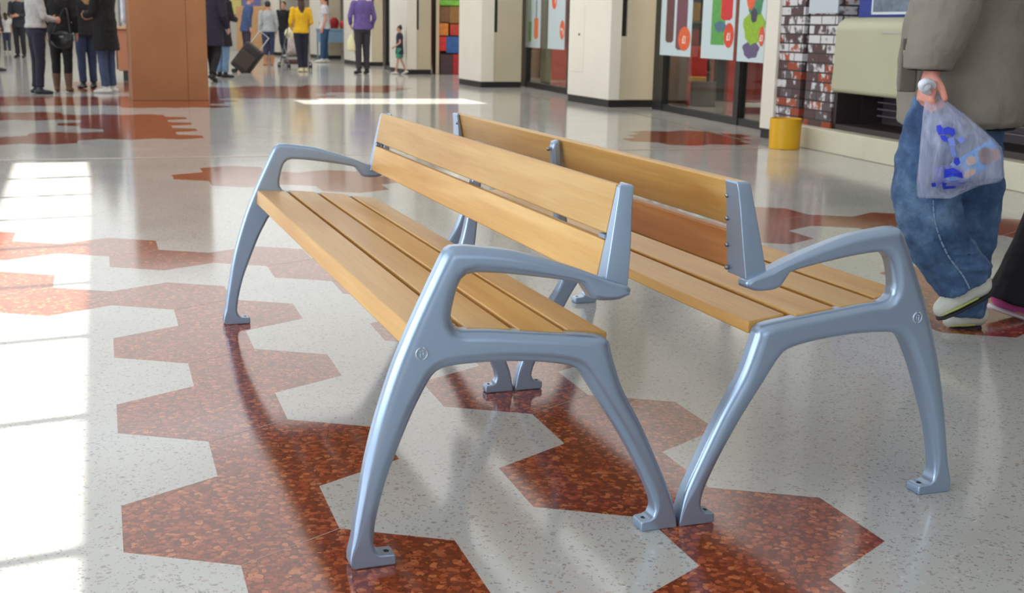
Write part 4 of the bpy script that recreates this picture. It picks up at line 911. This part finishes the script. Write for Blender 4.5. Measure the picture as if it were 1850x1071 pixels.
tors = [(225, 1720, .15, .12), (180, 1728, .17, .13), (120, 1735, .15, .12), (50, 1742, .16, .13), (-30, 1745, .17, .17), (-70, 1748, .16, .19), (-92, 1750, .09, .10), (-108, 1750, .058, .058), (-135, 1748, .055, .055)]
rings(bm, [(P(x, y, DC_), HOR * a, DEP * b) for y, x, a, b in tors])
hb_ = bmesh.new(); head(hb_, (0, 0, 0)); hm = bpy.data.meshes.new('h'); hb_.to_mesh(hm); hb_.free()
hc = P(1740, -188, DC_); rot_h = Matrix.Rotation(R(35), 4, 'Z')
hm.transform(Matrix.Translation(hc) @ rot_h); bm.from_mesh(hm)
for L_, dd in ((nearleg, DN), (farleg, DB)): tube(bm, [P(x, max(y, 215), dd) for x, y, r in L_], [.070, .08, .07, .062, .052, .05, .042, .038], 12)
shN, elN, wrN = P(1745, -62, DA + .03), P(1712, 28, DA), P(1685, 122, DA)
tube(bm, [shN, shN.lerp(elN, .5), elN, elN.lerp(wrN, .5), wrN], [.055, .048, .042, .038, .028], 12)
hand(bm, wrN, (P(1676, 160, DA) - wrN), HOR + DEP * .25, 1.25, 84, -DEP)
shF, elF, wrF = P(1762, -66, DB + .10), P(1800, 30, DB + .14), P(1805, 120, DB + .12)
tube(bm, [shF, shF.lerp(elF, .5), elF, elF.lerp(wrF, .5), wrF], [.055, .048, .042, .038, .028], 12)
hand(bm, wrF, V((0, 0, -1)), -DEP, 1.0, 30, -HOR)
for (hx_, hy_), (tx_, ty_), dd in (((1766, 526), (1718, 553), DN), ((1752, 578), (1730, 581), DB)):
    tube(bm, [P(hx_, hy_, dd), P(tx_, ty_, dd)], [.036, .032], 10)
wfin('body', bm, mat('skin_pink', (216, 146, 130), .5, 0, 0, 1, .06, 30), .0065, 2)
# jeans
bm = bmesh.new()
rings(bm, [(P(x, y, DC_), HOR * a, DEP * b) for y, x, a, b in ((240, 1716, .155, .15), (205, 1724, .175, .155), (150, 1730, .17, .145))])
tube(bm, [P(x, y, DN) for x, y, r in nearleg], [r for x, y, r in nearleg], 16, round_ends=False)
tube(bm, [P(x, y, DB) for x, y, r in farleg], [r for x, y, r in farleg], 16, round_ends=False)
for i in range(9):                          # creases pressed around knees and hems
    x, y, r = nearleg[5] if i < 5 else farleg[6]; dd = DN if i < 5 else DB; yy = y - 26 + 13 * (i % 5)
    xx = x + (-14 + 9 * (i % 5) if i < 5 else -2 * (i % 5)); rr_ = r * (1.03 - .015 * (i % 2))
    c = P(xx + (8 if i < 5 else 0), yy, dd); rings(bm, [(c + UPV * q, HOR * rr_ * (1.06 - abs(q) * 9), DEP * rr_ * (1.06 - abs(q) * 9)) for q in (-.012, 0, .012)])
def jeans():
    m, n, b = nt('worn_denim'); L = n.links.new; tc = n.nodes.new('ShaderNodeTexCoord')
    nz = n.nodes.new('ShaderNodeTexNoise'); nz.inputs['Scale'].default_value = 5.5; nz.inputs['Detail'].default_value = 8; nz.inputs['Roughness'].default_value = .65; L(tc.outputs['Object'], nz.inputs['Vector'])
    r = ramp(n, [(.34, srgb(40, 62, 98)), (.52, srgb(70, 98, 136)), (.70, srgb(118, 148, 178))]); L(nz.outputs['Fac'], r.inputs[0])
    w = n.nodes.new('ShaderNodeTexNoise'); w.inputs['Scale'].default_value = 420; L(tc.outputs['Object'], w.inputs['Vector'])
    g2 = ramp(n, [(.3, (.82, .84, .88, 1)), (.7, (1.12, 1.12, 1.1, 1))]); L(w.outputs['Fac'], g2.inputs[0])
    mm = n.nodes.new('ShaderNodeMix'); mm.data_type = 'RGBA'; mm.blend_type = 'MULTIPLY'; mm.inputs[0].default_value = 1; L(r.outputs[0], mm.inputs[6]); L(g2.outputs[0], mm.inputs[7]); L(mm.outputs[2], b.inputs['Base Color'])
    b.inputs['Roughness'].default_value = .9
    bp_ = n.nodes.new('ShaderNodeBump'); bp_.inputs['Strength'].default_value = .5; bp_.inputs['Distance'].default_value = .01
    fo = n.nodes.new('ShaderNodeTexNoise'); fo.inputs['Scale'].default_value = 22; fo.inputs['Detail'].default_value = 5; fo.inputs['Distortion'].default_value = .8; L(tc.outputs['Object'], fo.inputs['Vector'])
    L(fo.outputs['Fac'], bp_.inputs['Height']); L(bp_.outputs[0], b.inputs['Normal']); return m
jn = wfin('jeans', bm, jeans(), .0075, 2, [(.16, .024, 'folds_a'), (.045, .018, 'folds_b')])
bm = bmesh.new()                            # outer side seam of the near leg
pts = curve_pts([P(x - 8, y, DN) - DEP * (r * .97 + .004) for x, y, r in nearleg[1:]], 4)
for i in range(0, len(pts) - 1): tube(bm, [pts[i].lerp(pts[i + 1], .15), pts[i].lerp(pts[i + 1], .8)], .0032, 6)
wfin('side_seam', bm, mat('seam_thread', (128, 150, 176), .8), 0)
# jacket
bm = bmesh.new(); jk = [(226, 1629, 1834, .20), (215, 1627, 1842, .225), (190, 1627, 1846, .23), (150, 1628, 1850, .215), (100, 1632, 1853, .19), (50, 1640, 1856, .185), (0, 1652, 1858, .20), (-40, 1666, 1856, .225), (-68, 1688, 1836, .23), (-88, 1712, 1806, .16), (-104, 1722, 1786, .09), (-112, 1724, 1782, .085)]
rings(bm, [(P((a + b) / 2, y, DC_ + .01), HOR * (b - a) / 2 * S_, DEP * d_) for y, a, b, d_ in jk], True, 28)
slv = [(1745, -62, .105), (1722, -20, .108), (1706, 25, .108), (1694, 65, .098), (1681, 100, .084), (1676, 122, .076)]
tube(bm, [P(x, y, DA + .02 - .0002 * y) for x, y, r in slv], [r for x, y, r in slv], 16, round_ends=False)
slf = [shF, shF.lerp(elF, .5), elF, elF.lerp(wrF, .5), wrF]; tube(bm, slf, [.09, .085, .08, .07, .06], 14, round_ends=False)
M_JACK = mat('olive_jacket', (130, 122, 110), .85, 0, .35, 30, .10, 5)
jk_o = wfin('jacket', bm, M_JACK, .009, 2, [(.18, .026, 'folds_c'), (.05, .008, 'folds_d')])
bm = bmesh.new()                            # pocket flap, cuff band and hem stitching
c = P(1641, 118, DC_ - .13); 
for z0, z1, w_ in ((-.09, .09, .030),): 
    m_ = Matrix(((HOR.x, DEP.x, 0, c.x), (HOR.y, DEP.y, 0, c.y), (0, 0, 1, c.z), (0, 0, 0, 1))); box(bm, -w_, w_, -.012, .012, z0, z1, 0, m_)
wfin('pocket_flap', bm, mat('olive_jacket_dark', (112, 105, 94), .85, 0, .3, 30), .006, 2)
bm = bmesh.new(); cc_ = P(1677, 112, DA + .0); rings(bm, [(P(1683, 92, DA), HOR * .090, DEP * .090), (P(1680, 104, DA), HOR * .0865, DEP * .0865), (P(1676, 121, DA), HOR * .081, DEP * .081), (P(1675, 125, DA), HOR * .076, DEP * .076)], True, 20)
wfin('cuff', bm, M_JACK, .006, 1, [(.05, .008, 'folds_d')])
bm = bmesh.new(); rings(bm, [(P(1676, 122, DA), HOR * .062, DEP * .062), (P(1675, 127, DA), HOR * .064, DEP * .064)], True, 20); wfin('cuff_shade', bm, mat('opening_shade', (22, 22, 24), .9), 0)  # black disc painted as the shade inside the sleeve opening
bm = bmesh.new(); rings(bm, [(P(1731, 225, DC_ + .01), HOR * .205, DEP * .15), (P(1731, 231, DC_ + .01), HOR * .195, DEP * .14)], True, 24); wfin('hem_shade', bm, mat('opening_shade', (22, 22, 24), .9), 0)  # black disc painted as the shade under the jacket hem
bm = bmesh.new(); hq = hc; ellipsoid(bm, hq + V((.01, -.015, .035)), (.086, .094, .096)); wfin('hair', bm, HG, .009, 1, [(.03, .012, 'folds_hair')])
# trainers
M_TR = mat('trainer_white', (206, 208, 198), .5, 0, .1, 60, .08, 20); M_SOLE = mat('sole_black', (24, 26, 30), .6); M_LIME = mat('lime_trim', (176, 180, 104), .5)
def trainer(heel, toe, dd, k=1.0):
    h_, t_ = P(*heel, dd), P(*toe, dd); d = (t_ - h_); Lg = d.length; d.normalize(); up = d.cross(DEP).normalized()
    if up.z < 0: up = -up
    bm = bmesh.new(); tube(bm, [h_ + up * .045, h_ + d * Lg * .3 + up * .05, h_ + d * Lg * .62 + up * .036, h_ + d * Lg * .9 + up * .026], [.047, .052, .046, .034], 14, side=tuple(DEP), flat=1.0)
    tube(bm, [h_ + d * .03 + up * .05, h_ + d * .04 + up * .10], [.05, .046], 12); up_o = wfin('trainer', bm, M_TR, .007, 2)
    bm = bmesh.new(); pts = []
    rings(bm, [(h_ + d * Lg * u - up * 0, DEP * w_, up * th) for u, w_, th in ((-.16, .022, .010), (-.10, .040, .012), (.15, .046, .013), (.45, .044, .012), (.75, .048, .011), (1.0, .038, .010), (1.10, .014, .006))], True, 12); s2 = wfin('sole', bm, M_SOLE, 0); s2.parent = up_o
    bm = bmesh.new(); tube(bm, [h_ + d * Lg * .20 - DEP * .046 + up * .017, h_ + d * Lg * .62 - DEP * .046 + up * .017, h_ + d * Lg * 1.0 - DEP * .030 + up * .013], [.004, .005, .003], 8); s3 = wfin('lime_stripe', bm, M_LIME, 0); s3.parent = up_o
    bm = bmesh.new()
    for q in range(4): tube(bm, [h_ + d * Lg * (.42 + q * .09) - DEP * .028 + up * (.082 - q * .008), h_ + d * Lg * (.45 + q * .09) + up * (.094 - q * .01), h_ + d * Lg * (.42 + q * .09) + DEP * .028 + up * (.082 - q * .008)], .004, 6)
    s4 = wfin('laces', bm, mat('lace_grey', (150, 152, 156), .7), 0); s4.parent = up_o
trainer((1777, 533), (1700, 572), DN - .01); trainer((1762, 589), (1714, 591), DB)

# carrier bag in the hand
DG = DA - .02
rows = [(160, 1677, 1686), (167, 1675, 1692), (176, 1673, 1702), (192, 1672, 1722), (210, 1671, 1745), (230, 1671, 1768), (250, 1670, 1790), (264, 1669, 1802), (282, 1668, 1806), (300, 1666, 1806), (316, 1664, 1807), (326, 1662, 1800), (334, 1661, 1765), (345, 1660, 1742), (354, 1660, 1724), (358, 1662, 1714)]
cB = P(1735, 280, DG); bag = empty('carrier_bag', cB, 0, 'translucent white plastic carrier bag with blue print, in the hand of the jacketed person', 'bag')
def bag_half(y):
    for (y0, a0, b0), (y1, a1, b1) in zip(rows, rows[1:]):
        if y0 <= y <= y1: u = (y - y0) / (y1 - y0); return a0 + (a1 - a0) * u, b0 + (b1 - b0) * u
    return rows[-1][1:]
def bdepth(y):
    a, b = bag_half(y); w_ = (b - a) / 2 * S_; return min(.075, .55 * w_) * (1 if y < 318 else max(.12, 1 - (y - 318) / 44))
bm = bmesh.new()
import itertools
ys = []
for (y0, *_), (y1, *_) in zip(rows, rows[1:]):
    n_ = max(1, int((y1 - y0) / 5)); ys += [y0 + (y1 - y0) * i / n_ for i in range(n_)]
ys.append(rows[-1][0]); prev = None; NB = 48
for y in ys:
    a, b = bag_half(y); w_ = (b - a) / 2 * S_; dp = bdepth(y); c = P((a + b) / 2, y, DG); ring = []
    for k in range(NB):
        th = 2 * math.pi * k / NB; cs, sn = math.cos(th), math.sin(th); ex = .75
        fold = 1 + .10 * math.sin(9 * th + .03 * y) * min(1, (y - 150) / 60) * .5 + .05 * math.sin(17 * th - .02 * y)
        ring.append(bm.verts.new(c + HOR * w_ * math.copysign(abs(cs) ** ex, cs) + DEP * dp * math.copysign(abs(sn) ** 1.1, sn) * fold - cB))
    if prev:
        for k in range(NB): bm.faces.new((prev[k], prev[(k + 1) % NB], ring[(k + 1) % NB], ring[k]))
    else: bm.faces.new(ring)
    prev = ring
bm.faces.new(prev)
def film():
    m, n, b = nt('plastic_film'); out = n.nodes['Material Output']; L = n.links.new
    b.inputs['Base Color'].default_value = srgb(214, 220, 242); b.inputs['Roughness'].default_value = .22
    tr = n.nodes.new('ShaderNodeBsdfTransparent'); tr.inputs[0].default_value = (.93, .94, 1, 1); mx = n.nodes.new('ShaderNodeMixShader')
    tc = n.nodes.new('ShaderNodeTexCoord'); mp = n.nodes.new('ShaderNodeMapping'); mp.inputs['Scale'].default_value = (1, 1, .35); L(tc.outputs['Object'], mp.inputs[0])
    nz = n.nodes.new('ShaderNodeTexNoise'); nz.inputs['Scale'].default_value = 26; nz.inputs['Detail'].default_value = 4; nz.inputs['Distortion'].default_value = 1.0; L(mp.outputs[0], nz.inputs['Vector'])
    rp = n.nodes.new('ShaderNodeMapRange'); rp.inputs[1].default_value = .3; rp.inputs[2].default_value = .7; rp.inputs[3].default_value = .22; rp.inputs[4].default_value = .46; L(nz.outputs['Fac'], rp.inputs[0])
    bp_ = n.nodes.new('ShaderNodeBump'); bp_.inputs['Strength'].default_value = .6; bp_.inputs['Distance'].default_value = .01; L(nz.outputs['Fac'], bp_.inputs['Height']); L(bp_.outputs[0], b.inputs['Normal'])
    L(rp.outputs[0], mx.inputs[0]); L(tr.outputs[0], mx.inputs[1]); L(b.outputs[0], mx.inputs[2]); L(mx.outputs[0], out.inputs[0]); return m
M_FILM = film(); finish('film', bm, M_FILM, bag, smooth=True)
def on_bag(px, py, off=.003):
    a, b = bag_half(py); m_, w_ = (a + b) / 2, (b - a) / 2; u = max(-.97, min(.97, (px - m_) / w_)); cs = math.copysign(abs(u) ** (1 / .75), u)
    sn = math.sqrt(max(0, 1 - cs * cs)); return P(px, py, DG - bdepth(py) * sn ** 1.1 * 1.10 - off) - cB
def print_patch(name, poly, m):
    bm = bmesh.new(); cxp = sum(p[0] for p in poly) / len(poly); cyp = sum(p[1] for p in poly) / len(poly); c = bm.verts.new(on_bag(cxp, cyp)); vs = [bm.verts.new(on_bag(*p)) for p in poly]
    for i in range(len(vs)): bm.faces.new((c, vs[i], vs[(i + 1) % len(vs)]))
    return finish(name, bm, m, bag)
PB = mat('print_blue', (38, 58, 206), .4); PL = mat('print_light_blue', (120, 140, 226), .4)
for poly in ([(1692, 227), (1699, 225), (1703, 232), (1702, 242), (1696, 244), (1692, 236)], [(1704, 232), (1712, 229), (1718, 230), (1716, 240), (1708, 244), (1703, 240)], [(1716, 230), (1724, 232), (1726, 242), (1720, 248), (1715, 241)], [(1698, 244), (1708, 245), (1714, 250), (1709, 257), (1701, 252)],
             [(1682, 331), (1690, 330), (1691, 337), (1684, 338)], [(1724, 286), (1732, 284), (1735, 294), (1729, 300), (1723, 294)], [(1706, 306), (1722, 303), (1738, 312), (1740, 322), (1722, 318), (1706, 322)], [(1702, 330), (1724, 332), (1740, 333), (1728, 340), (1704, 342)]): print_patch('blue_print', poly, PB)
for poly in ([(1712, 250), (1722, 248), (1726, 262), (1716, 264)], [(1728, 250), (1738, 246), (1744, 252), (1736, 260)], [(1716, 266), (1724, 265), (1728, 282), (1720, 284)]): print_patch('pale_blue_print', poly, PL)
bm = bmesh.new()
for q in (0, .012): tube(bm, [x - cB for x in curve_pts([P(1680, 167, DG), P(1669, 163, DG - .035 - q), P(1664, 154, DG - .052 - q), P(1672, 147, DG - .055 - q), P(1682, 149, DG - .045), P(1688, 158, DG - .01)], 6)], .0135, 10, .75)
ellipsoid(bm, P(1672, 156, DG - .058) - cB, (.020, .014, .018), None, 14)
finish('handle', bm, mat('film_white', (224, 228, 240), .35), bag, smooth=True)
# packets inside the bag
def packet(px, py, ang, w_, h_, d_, dd, cols, label):
    t = empty('snack_packet', P(px, py, dd), 0, label, 'packet'); t.rotation_mode = 'QUATERNION'
    m3 = Matrix((HOR, DEP, UPV)).transposed(); t.rotation_quaternion = (m3 @ Matrix.Rotation(R(-ang), 3, 'Y')).to_quaternion()
    boxo('wrapper', -w_ / 2, w_ / 2, -d_ / 2, d_ / 2, -h_ / 2, h_ / 2, cols[0], t, .012, 3)
    for k, (x0, x1, z0, z1, m) in enumerate(cols[1:]):
        bm = bmesh.new(); cyl(bm, ((x0 + x1) / 2 * w_, -d_ / 2 - .001, (z0 + z1) / 2 * h_), .5, .002, 'Y', 18)
        for v in bm.verts: v.co.x = (v.co.x - (x0 + x1) / 2 * w_) * (x1 - x0) * w_ + (x0 + x1) / 2 * w_; v.co.z = (v.co.z - (z0 + z1) / 2 * h_) * (z1 - z0) * h_ + (z0 + z1) / 2 * h_
        finish('printed_picture', bm, m, t)
packet(1763, 292, 33, .165, .08, .026, DG, [mat('wrap_sky', (70, 160, 232), .35), (.05, .36, -.38, .42, mat('pic_brown', (136, 72, 52), .5)), (.22, .46, -.40, .2, mat('pic_tan', (204, 140, 104), .5)), (-.2, .0, .0, .4, mat('pic_peach', (232, 178, 140), .5)), (-.38, -.1, -.4, -.1, mat('pic_peach', (232, 178, 140), .5))], 'sky blue snack packet with brown picture lying tilted inside the carrier bag')
packet(1716, 318, 8, .10, .075, .03, DG, [mat('wrap_navy', (34, 52, 176), .35), (-.2, .3, -.2, .1, mat('wrap_sky', (70, 160, 232), .35))], 'deep blue packet at the bottom left inside the carrier bag')

# ------------------------------------------------------------------ person in black flares at the right edge
DF = dep_of(1832, 574); g = G(1850, 574)
ed = empty('person', (g.x, g.y, 0), 0, 'person in black flared trousers and pink edged shoes cut by the right picture edge', 'person')
lg1 = [(1925, 170, .10), (1922, 260, .095), (1905, 350, .082), (1872, 440, .085), (1848, 510, .110), (1836, 545, .125)]
lg2 = [(1965, 170, .10), (1985, 260, .095), (1995, 350, .082), (2005, 440, .085), (2012, 510, .10), (2014, 560, .11)]
bm = bmesh.new()
rings(bm, [(P(x, y, DF), HOR * a, DEP * b) for y, x, a, b in ((225, 1945, .14, .12), (180, 1945, .16, .12), (120, 1945, .13, .11), (30, 1947, .14, .13), (-30, 1948, .13, .17), (-55, 1948, .09, .10), (-72, 1948, .05, .05), (-100, 1948, .05, .05))])
hb_ = bmesh.new(); head(hb_, (0, 0, 0)); hm = bpy.data.meshes.new('h'); hb_.to_mesh(hm); hb_.free(); hc2 = P(1950, -145, DF); hm.transform(Matrix.Translation(hc2) @ Matrix.Rotation(R(-110), 4, 'Z')); bm.from_mesh(hm)
for L_ in (lg1, lg2): tube(bm, [P(x, y, DF) for x, y, r in L_], [.08, .07, .055, .048, .04, .036], 12)
for sx, dd in ((-1, DF - .18), (1, DF + .18)):
    a_, b_, c_ = P(1948, -32, dd), P(1952, 60, dd), P(1965, 150, dd); tube(bm, [a_, b_, c_], [.05, .04, .028], 12); hand(bm, c_, V((0, 0, -1)) + HOR * .2, DEP * -sx, 1, 30, HOR)
for x0, x1, y in ((1838, 1880, 556), (2016, 2055, 575)): tube(bm, [P(x0, y, DF), P(x1, y + 6, DF)], [.034, .028], 10)
wfin('body', bm, SKIN, .009, 2, None, ed)
bm = bmesh.new(); rings(bm, [(P(x, y, DF), HOR * a, DEP * b) for y, x, a, b in ((235, 1945, .15, .14), (190, 1945, .175, .14), (150, 1945, .16, .13))])
for L_ in (lg1, lg2): tube(bm, [P(x, y, DF) for x, y, r in L_], [r for x, y, r in L_], 14, round_ends=False)
wfin('trousers', bm, mat('black_trousers', (20, 20, 26), .9, 0, .3, 40), .009, 2, [(.12, .016, 'folds_big')], ed)
bm = bmesh.new(); rings(bm, [(P(x, y, DF), HOR * a, DEP * b) for y, x, a, b in ((190, 1945, .19, .16), (120, 1945, .16, .14), (30, 1947, .17, .16), (-30, 1948, .16, .20), (-52, 1948, .11, .12), (-66, 1948, .07, .07))])
for sx, dd in ((-1, DF - .18), (1, DF + .18)): tube(bm, [P(1948, -32, dd), P(1952, 60, dd), P(1963, 138, dd)], [.065, .055, .045], 12, round_ends=False)
wfin('coat', bm, BLK, .010, 2, None, ed)
bm = bmesh.new(); ellipsoid(bm, hc2 + V((0, 0, .03)), (.09, .095, .1)); wfin('hair', bm, HB, .01, 1, None, ed)
M_PINK = mat('pink_trim', (206, 92, 158), .5)
for (x0, y0), (x1, y1) in (((1812, 540), (1892, 566)), ((2004, 566), (2070, 572))):
    a_, b_ = P(x0, y0, DF), P(x1, y1, DF); d = (b_ - a_); Lg = d.length; d.normalize(); up = d.cross(DEP).normalized(); up = up if up.z > 0 else -up
    bm = bmesh.new(); tube(bm, [a_ + up * .01, a_ + d * Lg * .4 + up * .012, b_ + up * .0], [.05, .05, .034], 12, side=tuple(DEP)); sh_ = wfin('shoe', bm, M_PINK, .008, 2, None, ed)
    bm = bmesh.new(); rings(bm, [(a_ + d * Lg * u - up * .042, DEP * w_, up * .011) for u, w_ in ((-.22, .02), (-.12, .046), (.3, .05), (.8, .048), (1.2, .034), (1.3, .01))], True, 14); q = wfin('sole', bm, mat('sole_white', (226, 216, 222), .5), 0, 2, None, ed); q.parent = sh_
